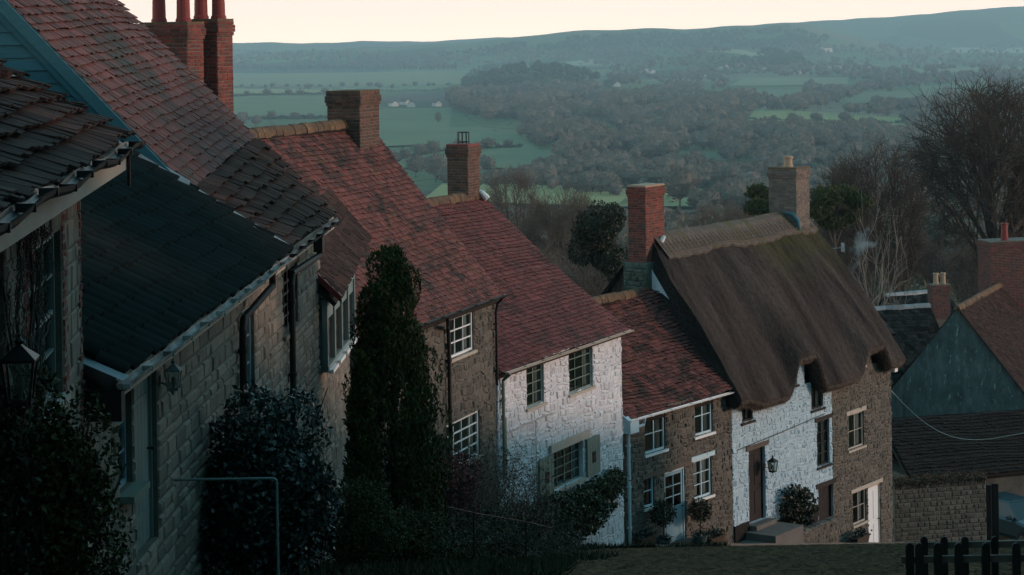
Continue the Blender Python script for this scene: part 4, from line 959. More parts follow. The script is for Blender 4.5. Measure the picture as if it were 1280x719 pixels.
    for s in (.05, .10, .15): sp.tube([SS(x0+.75+(x1-x0-.8)*i/60, s) for i in range(61)], .011, 5, t=.8)
    k = x0+.8
    while k < x1-.3:
        for a, b in ((.05, .10), (.10, .15)):
            sp.tube([SS(k, a, .09), SS(k+.12, b, .09)], .009, 4, t=.8); sp.tube([SS(k+.12, a, .09), SS(k, b, .09)], .009, 4, t=.8)
        k += .24
    sp.build('hazel_spars', 'twig', o)
    # loose straw at the eave edge
    V = []; Fq = []; T = []; rd = np.random.default_rng(5)
    for i in range(5200):
        x = rd.uniform(x0, x1); ez, hp = eave(x); q = rd.uniform(0, 1)
        p = np.array([x, -.53+.28*q+rd.normal(0, .01), ez-.10-.24*q+rd.uniform(-.02, .03)]); d = np.array([rd.normal(0, .02), -.045+rd.normal(0, .02), -.07*rd.uniform(.4, 1.4)]); w_ = np.array([.007, 0, 0])
        b_ = len(V); V += [p-w_, p+w_, p+w_*.4+d, p-w_*.4+d]; Fq.append((b_, b_+1, b_+2, b_+3)); T += [rd.random()]*4
    npmesh('straw_fringe', np.array(V), Fq, T, 'straw', o)
mat('thatch_ridge', (.15, .12, .10), (.06, .05, .042), scale=9, tint=0, bump=1, bscale=40, bdist=.03, stretch=(1, .4, .4), spot=((.07, .07, .03), 1.5, .5, .62))
mat('straw', (.16, .12, .09), (.05, .04, .03), scale=9, tint=.8, bump=0)
thatch()
# chimneys of the thatch
ya, _ = Fh.locx(786, 260, -.05); yb, _ = Fh.locx(808, 260, -.05); zt = Fh.locx(803, 232, .3)[1]
cF = chimney(Fh, -.1, .95, yb, ya, zeF+1.2, zt, 'red_brick', [], seed=15, capmat='buff_pot', label='tall red brick chimney at the near gable')
rk = MB(); rk.box((-.24, yb-.12, zeF+.8), (.2, ya+.1, zt-2.25)); blocks(rk, V3((-.24, yb-.12, 0)), V3((0,1,0)), V3((0,0,1)), V3((-1,0,0)), [(0, ya-yb+.22, zeF+.8, zt-2.25, [])], .13, .25, h=.03); rk.build('gable_buttress', 'mossy_stone', Fh.root)
ld = MB()
fp = [(829, 296, .72), (824, 304, .66), (818, 313, .5), (812, 325, .36)]
ld.tube([(x_, Fh.locx(a_, b_, x_)[0]-.05, Fh.locx(a_, b_, x_)[1]+.03) for a_, b_, x_ in fp], [.05, .10, .09, .03], 7, t=.9)
ld.build('mortar_flashing', 'flashing_white', Fh.root)
ya, _ = Fh.locx(961, 240, xF-1.4); yb, _ = Fh.locx(995, 240, xF-1.4); zt = Fh.locx(985, 210, xF-1)[1]
cG = chimney(Fh, xF-1.4, xF-.45, yb, ya, rzf-1.6, zt, 'grey_brick', [(xF-.95, (ya+yb)/2, .38, .14, 'buff_pot')], seed=16, capmat='ridge_lichen', label='grey brick chimney with one pot at the far gable')
ld = MB(); ld.tube([(xF-1.47, yb+.35, rzf+.10), (xF-1.45, yb+.1, rzf+.04), (xF-1.42, yb-.05, rzf-.15), (xF-1.38, yb-.10, rzf-.45)], [.04, .07, .08, .05], 7); ld.build('lead_flashing', 'blue_board', Fh.root)
# outside lamp bracket cable etc
mb = MB(); zc = Fh.loc(960, 545)[1]; xa = Fh.loc(920, 552)[0]; xb = Fh.loc(1030, 520)[0]
mb.tube([(xa,-.05,zc-.1),((xa+xb)/2,-.05,zc+.0),(xb,-.05,zc+.12)], .012, 5); mb.build('cable', 'black_iron', Fh.root)
u, z = Fh.loc(1108, 462); mb = MB(); mb.box((u-.1,-.35,z-.05),(u+.12,-.03,z+.06)); mb.build('spotlight', 'white_paint', Fh.root)

# ------------------------------------------------------------------ lanterns and small wall fittings (things)
def lantern(name, loc, rz, h, label, m='black_iron', bracket=.12):
    """loc: centre of the lantern body bottom; wall lies at local +y"""
    r = empty(name, loc, rz, label=label, cat='wall lantern'); w_ = h*.22
    b = MB(); b.box((-w_*.8,-w_*.8,0),(w_*.8,w_*.8,h*.05))
    for sx in (-1, 1):
        for sy in (-1, 1): b.tube([(sx*w_*.7,sy*w_*.7,h*.04),(sx*w_,sy*w_,h*.62)], .010*h/.4, 4)
    b.box((-w_*1.1,-w_*1.1,h*.60),(w_*1.1,w_*1.1,h*.64))
    b.raw([(-w_*1.15,-w_*1.15,h*.64),(w_*1.15,-w_*1.15,h*.64),(w_*1.15,w_*1.15,h*.64),(-w_*1.15,w_*1.15,h*.64),(0,0,h*.86)], [(0,1,4),(1,2,4),(2,3,4),(3,0,4)])
    b.lathe((0,0,h*.84), [(w_*.25,0),(w_*.35,h*.05),(w_*.1,h*.1),(w_*.15,h*.14)], 8)
    b.tube([(0,bracket+w_*1.2,h*.25),(0,w_*.9+.02,h*.2),(0,0,-.05),(0,0,.01)], .012, 6); b.box((-.035,bracket+w_*1.2-.02,h*.1),(.035,bracket+w_*1.2,h*.45))
    b.build('frame', m, r)
    g2 = MB(); z0, z1 = h*.05, h*.60; a, c = w_*.72, w_*.97
    for (p, q) in (((-1,-1),(1,-1)), ((1,-1),(1,1)), ((1,1),(-1,1)), ((-1,1),(-1,-1))):
        g2.face([(p[0]*a,p[1]*a,z0),(q[0]*a,q[1]*a,z0),(q[0]*c,q[1]*c,z1),(p[0]*c,p[1]*c,z1)])
    g2.build('lamp_glass', 'glass', r)
    g2 = MB(); g2.lathe((0,0,h*.06), [(.015,0),(.02,h*.1),(.035,h*.2),(.03,h*.3),(.01,h*.36)], 8); g2.build('bulb', 'lamp_glass', r)
    return r
u, z = A.loc(25, 505, -.2); lantern('wall_lantern', A.w(u, -.2, z), pi/2-A.th, .46, 'large black wall lantern hanging among the bare vine stems')
u, z = B.loc(217, 488, -.16); lantern('wall_lantern', B.w(u, -.16, z), pi/2-B.th, .34, 'slim green black coach lantern on the long stone wall by the door', m='grey_green_paint', bracket=.06)
u, z = Fh.loc(966, 590, -.3); lantern('wall_lantern', Fh.w(u, -.3, z), pi/2-Fh.th, .5, 'small black bracket lantern on the white thatched cottage', bracket=.16)

TH = House('town_building', (13, -5.5), radians(-90), 26, -3.0, 'tall stone town building at the top of the street behind the viewpoint', 'building')
ops_t = [(2.5+3.4*k, 3.8+3.4*k, z0, z0+1.9) for k in range(7) for z0 in (2.2, 6.0)]
front_wall(TH, 0, 26, 0, 10.5, ops_t, 'sand_stone', .35, .7, h=.015, gap=.012, seed=99)
for o4 in ops_t: window(TH, o4, 2, 4, 'white_paint', sill='cream_paint')
mb = MB(); mb.box((0, .45, 0), (26, 9, 10.5)); mb.build('back_wall', 'mortar', TH.root)
mb = MB(); mb.raw([(-.3,-.3,10.5),(26.3,-.3,10.5),(26.3,9.3,10.5),(-.3,9.3,10.5),(3,4.5,14),(23,4.5,14)], [(0,1,5,4),(1,2,5),(2,3,4,5),(3,0,4),(0,3,2,1)]); mb.build('roof', 'blue_slate', TH.root)
# ------------------------------------------------------------------ vegetation makers
def leaves(name, pts, size, m, parent=None, aspect=.55, up=.3, droop=0, tints=None):
    pts = np.asarray(pts); n = len(pts)
    d = RNG.normal(size=(n, 3)); d[:, 2] += up; d /= np.linalg.norm(d, axis=1)[:, None]
    r = RNG.normal(size=(n, 3)); s_ = np.cross(d, r); s_ /= np.linalg.norm(s_, axis=1)[:, None]
    L_ = size*RNG.uniform(.6, 1.3, size=(n, 1)); W = L_*aspect
    V = np.stack([pts, pts+d*L_*.5+s_*W*.5, pts+d*L_, pts+d*L_*.5-s_*W*.5], 1).reshape(-1, 3)
    T = np.repeat(RNG.uniform(0, 1, n) if tints is None else tints, 4)
    return npmesh(name, V, np.arange(n*4).reshape(n, 4), T, m, parent)
def lumpy(n, c, r, seed, shell_=.55, lumps=14, squash=1.0, full=False):
    """points through an uneven crown made of lumps"""
    g_ = np.random.default_rng(seed); c = np.array(c); r = np.array(r)
    d = g_.normal(size=(lumps, 3)); d /= np.linalg.norm(d, axis=1)[:, None]; d[:, 2] = d[:, 2] if full else np.abs(d[:, 2])-.25
    cen = c+d*r*g_.uniform(.35, .78, (lumps, 1)); rad = g_.uniform(.28, .5, lumps)
    k = g_.integers(0, lumps, n); q = g_.normal(size=(n, 3)); q /= np.linalg.norm(q, axis=1)[:, None]
    return cen[k]+q*r*rad[k][:, None]*(shell_+(1-shell_)*g_.random((n, 1)))**.6
def branch_tree(seed, H_, levels, spread, nb, r0, droop=0, curve=.25, trunk_frac=.25, minr=.006, upb=.35, sidesk=1.0, lenk=.72):
    """returns lists of tapered segments (p, q, ra, rb)"""
    rnd = random.Random(seed); segs = []
    def grow(p, d, L_, r, lev):
        n = 4 if lev < 2 else 3; q = p
        for i in range(n):
            d = (d+Vector((rnd.gauss(0, curve), rnd.gauss(0, curve), rnd.gauss(0, curve)*.6+(upb-droop)*.10))).normalized()
            q2 = q+d*(L_/n); ra = r*(1-.45*i/n); rb_ = r*(1-.45*(i+1)/n); segs.append((q.copy(), q2.copy(), max(ra, minr), max(rb_, minr), lev)); q = q2
            if lev < levels and (i > 0 or lev > 0):
                for _ in range(nb if i == n-1 else max(1, nb-1)):
                    ax = d.orthogonal().normalized(); ax = Matrix.Rotation(rnd.uniform(0, 2*pi), 3, d) @ ax
                    nd = (Matrix.Rotation(spread*rnd.uniform(.55, 1.35), 3, ax) @ d).normalized()
                    nd = (nd+Vector((0, 0, upb*.3-droop*.3))).normalized()
                    grow(q.copy(), nd, L_*lenk*rnd.uniform(.7, 1.15), rb_*.62, lev+1)
    grow(Vector((0, 0, -.3)), Vector((rnd.gauss(0, .04), rnd.gauss(0, .04), 1)).normalized(), H_*trunk_frac*1.8, r0, 0)
    return segs
def seg_mesh(name, segs, m, parent=None, sides=(7, 5, 4, 3), seed=0):
    V = []; Fc4 = []; T = []; rnd = random.Random(seed)
    for (p, q, ra, rb_, lev) in segs:
        n = sides[min(lev, len(sides)-1)]; d = (q-p).normalized(); a = d.orthogonal().normalized(); b = d.cross(a); i0 = len(V); t = rnd.random()
        for c, r in ((p, ra), (q+d*ra*.15, rb_)):
            for k in range(n): V.append(c+a*(r*cos(2*pi*k/n))+b*(r*sin(2*pi*k/n))); T.append(t)
        for k in range(n): Fc4.append((i0+k, i0+(k+1) % n, i0+n+(k+1) % n, i0+n+k))
    return npmesh(name, np.array([tuple(v) for v in V]), Fc4, T, m, parent)
def bare_tree(name, seed, H_, levels=5, spread=.6, nb=2, r0=.35, m='bark', mt='twig', lab=None, cat='tree', droop=0, loc=(0,0,0), upb=.35, curve=.25, trunk_frac=.25, lenk=.72, minr=.012, group=None, scale_to=None, wide=None):
    segs = branch_tree(seed, H_, levels, spread, nb, r0, droop, curve, trunk_frac, minr, upb, 1, lenk)
    hz = max(s[1].z for s in segs); k = H_/hz; kw = k
    if wide: wx = max(abs(s[1].x) for s in segs); kw = wide/2/wx
    segs = [(Vector((p.x*kw, p.y*kw, p.z*k)), Vector((q.x*kw, q.y*kw, q.z*k)), a, b, l) for p, q, a, b, l in segs]
    r = empty(name, loc, label=lab, cat=cat, group=group)
    big = [s for s in segs if s[4] < 2]; sm = [s for s in segs if s[4] >= 2]
    seg_mesh('trunk', big, m, r, seed=seed); seg_mesh('crown', sm, mt, r, seed=seed+1)
    return r
def crown_tree(name, loc, H_, W_, lab, seed=1, base=.28, limbs=13, n2=9, n3=8, n4=5, r0=.4, up=.5, mb_='bark', mt='oak_twig', tw=.016, cat='tree', group=None, droop=0, jit=.09):
    rnd = random.Random(seed); cz = H_*(base+(1-base)*.5); rz = H_*(1-base)*.5; rx = W_/2; segs = []
    def surf(dirv, f): 
        l_ = 1+.10*sin(dirv.x*7+seed)*cos(dirv.y*6+seed*2)+.06*sin(dirv.z*11); return Vector((dirv.x*rx*f*l_, dirv.y*rx*f*l_, cz+dirv.z*rz*f*l_))
    def line(p, q, ra, rb_, lev, n=4, up_=0.3):
        L_ = (q-p).length; c = p.lerp(q, .45)+Vector((rnd.gauss(0, jit)*L_, rnd.gauss(0, jit)*L_, up_*L_*.25)); prev = p; out_ = [p]
        for i in range(1, n+1):
            t = i/n; x = p*(1-t)**2+c*2*t*(1-t)+q*t*t
            if i < n: x = x+Vector((rnd.gauss(0, 1), rnd.gauss(0, 1), rnd.gauss(0, 1)))*L_*.022
            segs.append((prev.copy(), x.copy(), ra+(rb_-ra)*(i-1)/n, ra+(rb_-ra)*i/n, lev)); prev = x; out_.append(x)
        return out_
    def rdir(zmin=-.45):
        while True:
            v = Vector((rnd.gauss(0, 1), rnd.gauss(0, 1), rnd.gauss(.25, .9))).normalized()
            if v.z > zmin: return v
    def near(v, a): return (v+Vector((rnd.gauss(0, a), rnd.gauss(0, a), rnd.gauss(0, a)))).normalized()
    tr = line(Vector((0, 0, -.4)), Vector((rnd.gauss(0, .3), rnd.gauss(0, .3), H_*.72)), r0, r0*.25, 0, 9, 0)
    for i in range(limbs):
        v = near(Vector((cos(i*2.4), sin(i*2.4), -.35+1.3*i/limbs)).normalized(), .15); st_ = tr[min(8, 2+int(6.5*max(0, (v.z+.45)/1.45)))]
        if st_.z < H_*base*.7: st_ = Vector((0, 0, H_*base*.8))
        f1 = .72; a = line(st_, surf(v, f1), r0*.34, r0*.09, 1, 6, up)
        for j in range(n2):
            v2 = near(v, .42); s2 = a[rnd.randint(2, 6)]; b = line(s2, surf(v2, rnd.uniform(.72, .92)), r0*.10, tw*1.6, 2, 4, up)
            for k in range(n3):
                v3 = near(v2, .26); s3 = b[rnd.randint(1, 4)]; e3 = surf(v3, rnd.uniform(.80, 1.04)); d3 = e3-s3
                if d3.length > H_*.2: e3 = s3+d3.normalized()*H_*.2
                c = line(s3, e3, tw*1.4, tw*.9, 3, 3, up)
                for m_ in range(n4):
                    s4 = c[rnd.randint(0, 3)]; e4 = s4+(v3*.8+Vector((rnd.gauss(0, .6), rnd.gauss(0, .6), rnd.gauss(.25-droop, .5)))).normalized()*H_*rnd.uniform(.02, .06); line(s4, e4, tw*.8, tw*.45, 3, 1, up)
    r = empty(name, loc, label=lab, cat=cat, group=group)
    seg_mesh('trunk', [q for q in segs if q[4] < 2], mb_, r, seed=seed); seg_mesh('crown', [q for q in segs if q[4] >= 2], mt, r, seed=seed+1, sides=(6, 5, 4, 3)); return r
def bush(name, c, r, n, leaf, m, lab, cat='bush', seed=1, lumps=16, zb=None, aspect=.55, stems=True, group=None, full=True):
    root = empty(name, (c[0], c[1], zb if zb is not None else c[2]-r[2]), label=lab, cat=cat, group=group)
    pts = lumpy(n, (0, 0, c[2]-root.location.z), r, seed, lumps=lumps, full=full); pts = pts[pts[:, 2] > -.2]
    leaves('foliage', pts, leaf, m, root, aspect)
    if stems:
        rnd = random.Random(seed); mb = MB(); cz = c[2]-root.location.z
        for k in range(18):
            a = rnd.uniform(0, 2*pi); rr = rnd.uniform(.2, .95); tz = cz+r[2]*rnd.uniform(-.2, .95)
            mb.tube([(rnd.uniform(-.1, .1)*r[0], rnd.uniform(-.1, .1)*r[1], -.3), (cos(a)*r[0]*rr*.4, sin(a)*r[1]*rr*.4, tz*.5), (cos(a)*r[0]*rr, sin(a)*r[1]*rr, tz)], [.025, .016, .006], 5)
        mb.build('stems', 'bark', root)
    return root
def at(px, py, Y): return P(px, py, Y)

# foreground greenery
c = at(62, 655, 14.2); bush('evergreen_bush', (c.x, c.y, c.z), (.56, .5, .92), 26000, .045, 'hedge_leaf', 'rounded dark evergreen bush below the lantern at the near corner', seed=2, lumps=30, zb=gz(14.2))
c = at(-25, 650, 13.8); bush('evergreen_bush', (c.x, c.y, c.z), (.42, .4, .85), 9000, .045, 'dark_leaf', 'second evergreen bush cut off by the left edge of the view', seed=12, lumps=16, zb=gz(13.8))
c = at(334, 632, 25.5); bush('camellia_bush', (c.x, c.y, c.z), (.92, .8, 1.42), 30000, .075, 'camellia_leaf', 'glossy dark camellia against the long stone wall behind the handrail', seed=3, lumps=30, zb=gz(25.5))
c = at(445, 660, 30); bush('clipped_bush', (c.x, c.y, c.z), (.66, .6, .72), 18000, .04, 'hedge_leaf', 'low mounded yellow green bush at the foot of the cypress', seed=4, lumps=26, zb=gz(30))
c = at(520, 668, 33); bush('low_shrub', (c.x, c.y, c.z), (.55, .5, .6), 8000, .05, 'hedge_leaf', 'small dull green bush right of the mounded bush', seed=5, lumps=16, zb=gz(33))
c = at(565, 610, 41.5); bush('red_leaved_shrub', (c.x, c.y, c.z), (.95, .6, .75), 3600, .07, 'red_leaf', 'russet leaved shrub under the lower window of the brown cottage', seed=6, lumps=14, zb=gz(41.5))
for k, (px, py, Y, rx, rz, m_, lb_) in enumerate(((600, 672, 43, 1.0, .75, 'hedge_leaf', 'dark rounded bush behind the left post of the wire fence'), (648, 676, 45.5, .9, .8, 'dry_leaf', 'brownish bush between the two iron posts'), (690, 684, 48, .7, .6, 'dark_leaf', 'small dark bush at the left foot of the white cottage'), (470, 700, 34, .9, .5, 'dark_leaf', 'low spreading evergreen in front of the cypress foot'), (560, 700, 39, 1.0, .5, 'hedge_leaf', 'low spreading bush in front of the russet shrub'))):
    c = at(px, py, Y); bush('garden_bush', (c.x, c.y, c.z), (rx, .7, rz), 9000, .055, m_, lb_, seed=90+k, lumps=18, zb=gz(Y))
def conifer(name, px, ptop, pl, pr, Y, lab, n=26000, seed=1):
    t = at(px, ptop, Y); zb = gz(Y); Hh = t.z-zb; R_ = (pr-pl)/2*Y/F
    root = empty(name, (t.x, Y, zb), label=lab, cat='conifer'); g_ = np.random.default_rng(seed)
    # upright flame shaped sprays, packed into an uneven column
    ns = 150; zz = g_.random(ns)**1.1*Hh*.93; prof = np.where(zz < Hh*.28, .8+.2*zz/(Hh*.28), 1-((zz-Hh*.28)/(Hh*.75))**1.7); prof = np.clip(prof, .06, 1)
    aa = g_.uniform(0, 2*pi, ns); rr = R_*prof*g_.uniform(.45, .98, ns)
    k = g_.integers(0, ns, n); q = g_.normal(size=(n, 3)); q /= np.linalg.norm(q, axis=1)[:, None]
    cr = R_*.26*(.5+.5*prof[k])[:, None]; pts = np.stack([cos_(aa[k])*rr[k], sin_(aa[k])*rr[k], zz[k]], 1)+q*cr*np.array([1, 1, 2.1])
    pts = pts[(pts[:, 2] > .02)]
    leaves('foliage', pts, .085, 'cypress_leaf', root, .35, up=1.8)
    mb = MB(); mb.tube([(0,0,-.3),(.02,0,Hh*.4),(0,.02,Hh*.85)], [.10, .07, .02], 7); mb.build('trunk', 'bark', root)
    return root
cos_, sin_ = np.cos, np.sin
conifer('cypress_tree', 488, 291, 424, 556, 36, 'tall dark green cypress standing in front of the tiled brown cottage', 52000, 3)
conifer('cypress_tree', 451, 425, 427, 474, 33.5, 'small narrow cypress at the left foot of the tall cypress', 14000, 4)
# tangled climber in front of the white cottage
def tangle(name, pts, lab, leafm, nst, nl, seed, cat='climber', zfun=gz, leaf=.05, tw=.008):
    rnd = random.Random(seed); y0 = sum(p[2] for p in pts)/len(pts); c = P(sum(p[0] for p in pts)/len(pts), 640, y0)
    root = empty(name, (c.x, c.y, gz(c.y)), label=lab, cat=cat); segs = []; LP = []
    for _ in range(nst):
        p0, p1 = rnd.sample(pts, 2); f = rnd.random(); px = p0[0]+(p1[0]-p0[0])*f+rnd.gauss(0, 8); py = p0[1]+(p1[1]-p0[1])*f; Y = p0[2]+(p1[2]-p0[2])*f+rnd.uniform(-.6, .4)
        top = P(px, py+abs(rnd.gauss(0, 30)), Y)-root.location; base = Vector((top.x+rnd.gauss(0, .5), top.y+rnd.gauss(0, .3), gz(Y)-root.location.z))
        q = base; prev = base; n = 9; w1, w2, w3 = rnd.uniform(0, 6), rnd.uniform(0, 6), rnd.uniform(.1, .3)
        for i in range(1, n+1):
            f = i/n; q = base.lerp(top, f)+Vector((sin(w1+f*7)*w3, sin(w2+f*6)*w3*.7, .15*sin(f*pi)))
            segs.append((prev.copy(), q.copy(), tw*(1.3-f), tw*(1.2-f)+.001, 3)); prev = q
            if i > 2:
                for _ in range(2):
                    d = Vector((rnd.gauss(0, 1), rnd.gauss(0, 1), rnd.gauss(.2, .8))).normalized()*rnd.uniform(.1, .4); segs.append((q.copy(), q+d, .004, .002, 3))
                    LP.append(q+d); LP.append(q+d*.6)
    seg_mesh('stems', segs, 'twig', root, sides=(3,)*4, seed=seed)
    LP = np.array([tuple(v) for v in LP]); k = np.random.default_rng(seed).integers(0, len(LP), nl); leaves('foliage', LP[k]+np.random.default_rng(seed).normal(0, .05, (nl, 3)), leaf, leafm, root, .6)
    return root
tangle('climbing_rose', [(600, 560, 47), (640, 555, 49.0), (690, 575, 50.5), (560, 590, 45)], 'tangled brown climbing rose between the brown and the white cottage', 'dry_leaf', 150, 4200, 5)
tangle('bramble_thicket', [(520, 640, 39), (600, 640, 42), (690, 650, 47), (640, 660, 44)], 'dense dark bramble thicket behind the wire fence', 'dark_leaf', 170, 9000, 6, cat='brambles', leaf=.06)
tangle('flowering_currant', [(545, 560, 42), (600, 545, 44.5), (585, 570, 43)], 'bare twiggy shrub in front of the lower lattice window', 'dry_leaf', 60, 900, 7, cat='shrub')
# ivy beneath the white cottage's shutters: hangs on the wall, thickest in the middle
def wall_ivy(H, poly, n, size, m, name, lab, cat, thick=.35, seed=1):
    P2 = [H.loc(px, py, -.1) for px, py in poly]; us = [p[0] for p in P2]; zs = [p[1] for p in P2]; rnd = random.Random(seed)
    def ins(u, z):
        c_ = False; j = len(P2)-1
        for i in range(len(P2)):
            if (zs[i] > z) != (zs[j] > z) and u < (us[j]-us[i])*(z-zs[i])/(zs[j]-zs[i])+us[i]: c_ = not c_
            j = i
        return c_
    pts = []
    mu, mz = sum(us)/len(us), sum(zs)/len(zs)
    while len(pts) < n:
        u, z = rnd.uniform(min(us), max(us)), rnd.uniform(min(zs), max(zs))
        if ins(u, z): 
            b_ = .5+.5*sin(u*9+z*4)*sin(z*11-u*3); pts.append((u+rnd.gauss(0, .04)-mu, -.05-rnd.random()**.7*thick*(.45+.55*b_), z+rnd.gauss(0, .04)-mz))
    root = empty(name, H.w(mu, 0, mz), pi/2-H.th, label=lab, cat=cat)
    leaves('foliage', pts, size, m, root, .8, up=-.2)
    mb = MB()
    for k in range(14):
        u = rnd.uniform(min(us), max(us))-mu; mb.tube([(u*.6, -.03, min(zs)-mz-.2), (u*.8, -.06, 0), (u, -.08, rnd.uniform(0, max(zs)-mz)*.8)], [.018, .012, .006], 5)
    mb.build('stems', 'bark', root); return root
wall_ivy(D, [(672, 618), (697, 618), (735, 602), (762, 586), (774, 590), (770, 606), (752, 640), (735, 662), (712, 672), (690, 676), (668, 668)], 9000, .085, 'ivy_leaf', 'wall_ivy', 'leafy green climber spilling under the shuttered window of the white cottage', 'climber', .5, 3)
wall_ivy(Fh, [(976, 612), (990, 606), (1004, 612), (1010, 630), (1006, 655), (985, 658), (972, 640)], 2200, .09, 'dark_leaf', 'rambling_rose', 'dark rounded rambling rose between the two doors of the thatched cottage', 'climber', .55, 4)
# bare vine on the nearest cottage
def vine():
    u, z = A.loc(40, 420); root = empty('bare_vine', A.w(u, 0, z-1.5), pi/2-A.th, label='leafless twisting vine over the wall of the nearest cottage', cat='vine'); segs = []; rnd = random.Random(8)
    def run(p, d, L_, r, lev):
        n = 10; q = p
        for i in range(n):
            d = (d+Vector((rnd.gauss(0, .35), 0, rnd.gauss(0, .3)))).normalized(); q2 = q+d*(L_/n); q2.y = -.04-.03*abs(sin(i+lev))
            segs.append((q.copy(), q2.copy(), max(.003, r*(1-.6*i/n)), max(.003, r*(1-.6*(i+1)/n)), 2)); q = q2
            if lev < 3 and rnd.random() < (.55 if lev < 2 else .3): run(q.copy(), Vector((rnd.choice((-1, 1))*rnd.uniform(.3, 1), 0, rnd.uniform(.1, 1))).normalized(), L_*rnd.uniform(.35, .6), r*.5, lev+1)
    for k in range(3): run(Vector((-.5+.35*k, -.05, -.2)), Vector((rnd.uniform(-.1, .2), 0, 1)).normalized(), 2.7, .02, 0)
    zmax = zeA-.32-(z-1.5); segs2 = [s for s in segs if s[1].z < zmax and s[1].x+u < cA-.05]
    seg_mesh('stems', segs2, 'bark', root, sides=(5,)*4)
vine()
# pots, topiary, planters
def topiary(px, pyc, pyb, off, rr, lab, H=E_, seed=1):
    u, z = H.loc(px, pyc, -off); zb = H.loc(px, pyb, -off)[1]; root = empty('topiary_tree', H.w(u, -off, zb), label=lab, cat='potted tree', group='ball headed potted trees')
    b = MB(); b.lathe((0,0,0), [(.13,0),(.15,.02),(.19,.28),(.21,.29),(.21,.33),(.17,.33),(.16,.28)], 14); b.build('pot', 'pot_glaze', root)
    b = MB(); b.tube([(0,0,.2),(.01,0,z-zb)], .018, 6); b.build('trunk', 'bark', root)
    g_ = np.random.default_rng(seed); q = g_.normal(size=(2600, 3)); q /= np.linalg.norm(q, axis=1)[:, None]; q *= rr*g_.uniform(.55, 1.05, (2600, 1)); q[:, 2] += z-zb
    leaves('crown', q, .05, 'dark_leaf', root, .6); leaves('underplanting', np.random.default_rng(seed).normal(0, 1, (300, 3))*np.array([.11, .11, .04])+np.array([0, 0, .36]), .06, 'camellia_leaf', root)
topiary(829, 642, 690, .45, .36, 'ball headed potted tree left of the pale blue door', seed=3)
topiary(875, 638, 684, .45, .33, 'ball headed potted tree right of the pale blue door', seed=4)
def trough(H, px, py, off, w_, lab, seed=1, m='basket_soil', h=.22, leaf='camellia_leaf'):
    u, z = H.loc(px, py, -off); g0 = gz(H.w(u, -off, 0).y)+.18-H.base; z = max(z, g0)
    root = empty('planter', H.w(u, -off, z), pi/2-H.th, label=lab, cat='planter')
    b = MB(); b.raw([(-w_*.45,-.11,0),(w_*.45,-.11,0),(w_*.45,.11,0),(-w_*.45,.11,0),(-w_*.5,-.14,h),(w_*.5,-.14,h),(w_*.5,.14,h),(-w_*.5,.14,h)], [(0,3,2,1),(4,5,6,7),(0,1,5,4),(1,2,6,5),(2,3,7,6),(3,0,4,7)]); b.box((-w_*.52,-.16,h-.04),(w_*.52,.16,h+.002)); b.build('trough', m, root)
    leaves('plants', np.random.default_rng(seed).normal(0, 1, (500, 3))*np.array([w_*.22, .07, .06])+np.array([0, 0, h+.05]), .08, leaf, root, .5, up=.8)
trough(E_, 806, 690, .35, .7, 'low planter under the little side window', 1)
trough(E_, 893, 690, .4, .8, 'dark planter at the right of the pale blue door', 2)
trough(Fh, 1075, 684, .4, .9, 'planter under the ground floor window of the stone half', 3)
trough(Fh, 1016, 690, .35, .45, 'small trough between rambling rose and plank door', 4, m='pot_glaze')
# low stone wall and steps to the thatched cottage door
ub = oF['door'][0]-.35; uc = oF['door'][1]+.35; zd = oF['door'][2]
st = empty('entrance_steps', Fh.w(ub, 0, zd-.7), pi/2-Fh.th, label='grey stone steps and ramp up to the dark door of the thatched cottage', cat='steps')
b = MB(); b.box((0,-1.05,-1.2),(uc-ub,-.065,.55))
b.box((-.45,-1.05,-1.2),(-.002,-.065,.34)); b.box((-.9,-1.05,-1.2),(-.452,-.065,.13)); b.build('treads', 'paving', st)
lw_ = empty('low_garden_wall', Fh.w(uc, -1.0, zd-.7), pi/2-Fh.th, label='low rubble garden wall in front of the rambling rose', cat='wall')
b = MB(); b.box((.02,0,-1.5),(2.35,.28,.30), m=1); blocks(b, V3((.02,0,0)), V3((1,0,0)), V3((0,0,1)), V3((0,-1,0)), [(0,2.33,-1.5,.30,[])], .13, .26, h=.025); blocks(b, V3((.02,.28,.30)), V3((1,0,0)), V3((0,-1,0)), V3((0,0,1)), [(0,2.33,0,.28,[])], .28, .3, h=.03); b.build('masonry', ['brown_stone', 'mortar'], lw_)

# railings
def rail_h():
    Y = 22.9; a = at(217, 600, 23.2); b_ = at(346, 598, 22.9); root = empty('handrail', (b_.x, b_.y, gz(22.9)), label='thin grey green tubular handrail reaching out from the long cottage', cat='handrail')
    o = root.location; mb = MB(); mb.tube([a-o, b_-o-Vector((.03,0,0)), b_-o-Vector((.005,0,.02)), (0,0,b_.z-o.z-.05), (0,0,-.3)], .014, 8); mb.build('tube', 'grey_green_paint', root)
rail_h()
def wire_fence():
    pts = [at(538, 628, 36), at(592, 641, 38.5), at(657, 652, 41.5), at(690, 660, 43.5)]
    root = empty('post_and_wire_fence', (pts[1].x, pts[1].y, gz(pts[1].y)), label='thin dark iron posts with one wire in front of the brambles', cat='fence'); o = root.location
    mb = MB(); mb.tube([p-o for p in pts], .008, 5); mb.build('wire', 'black_iron', root)
    for p in pts[1:3]:
        mb = MB(); mb.tube([(p.x-o.x, p.y-o.y, gz(p.y)-o.z-.3), (p.x-o.x, p.y-o.y, p.z-o.z+.03)], .018, 6); mb.build('post', 'black_iron', root)
wire_fence()
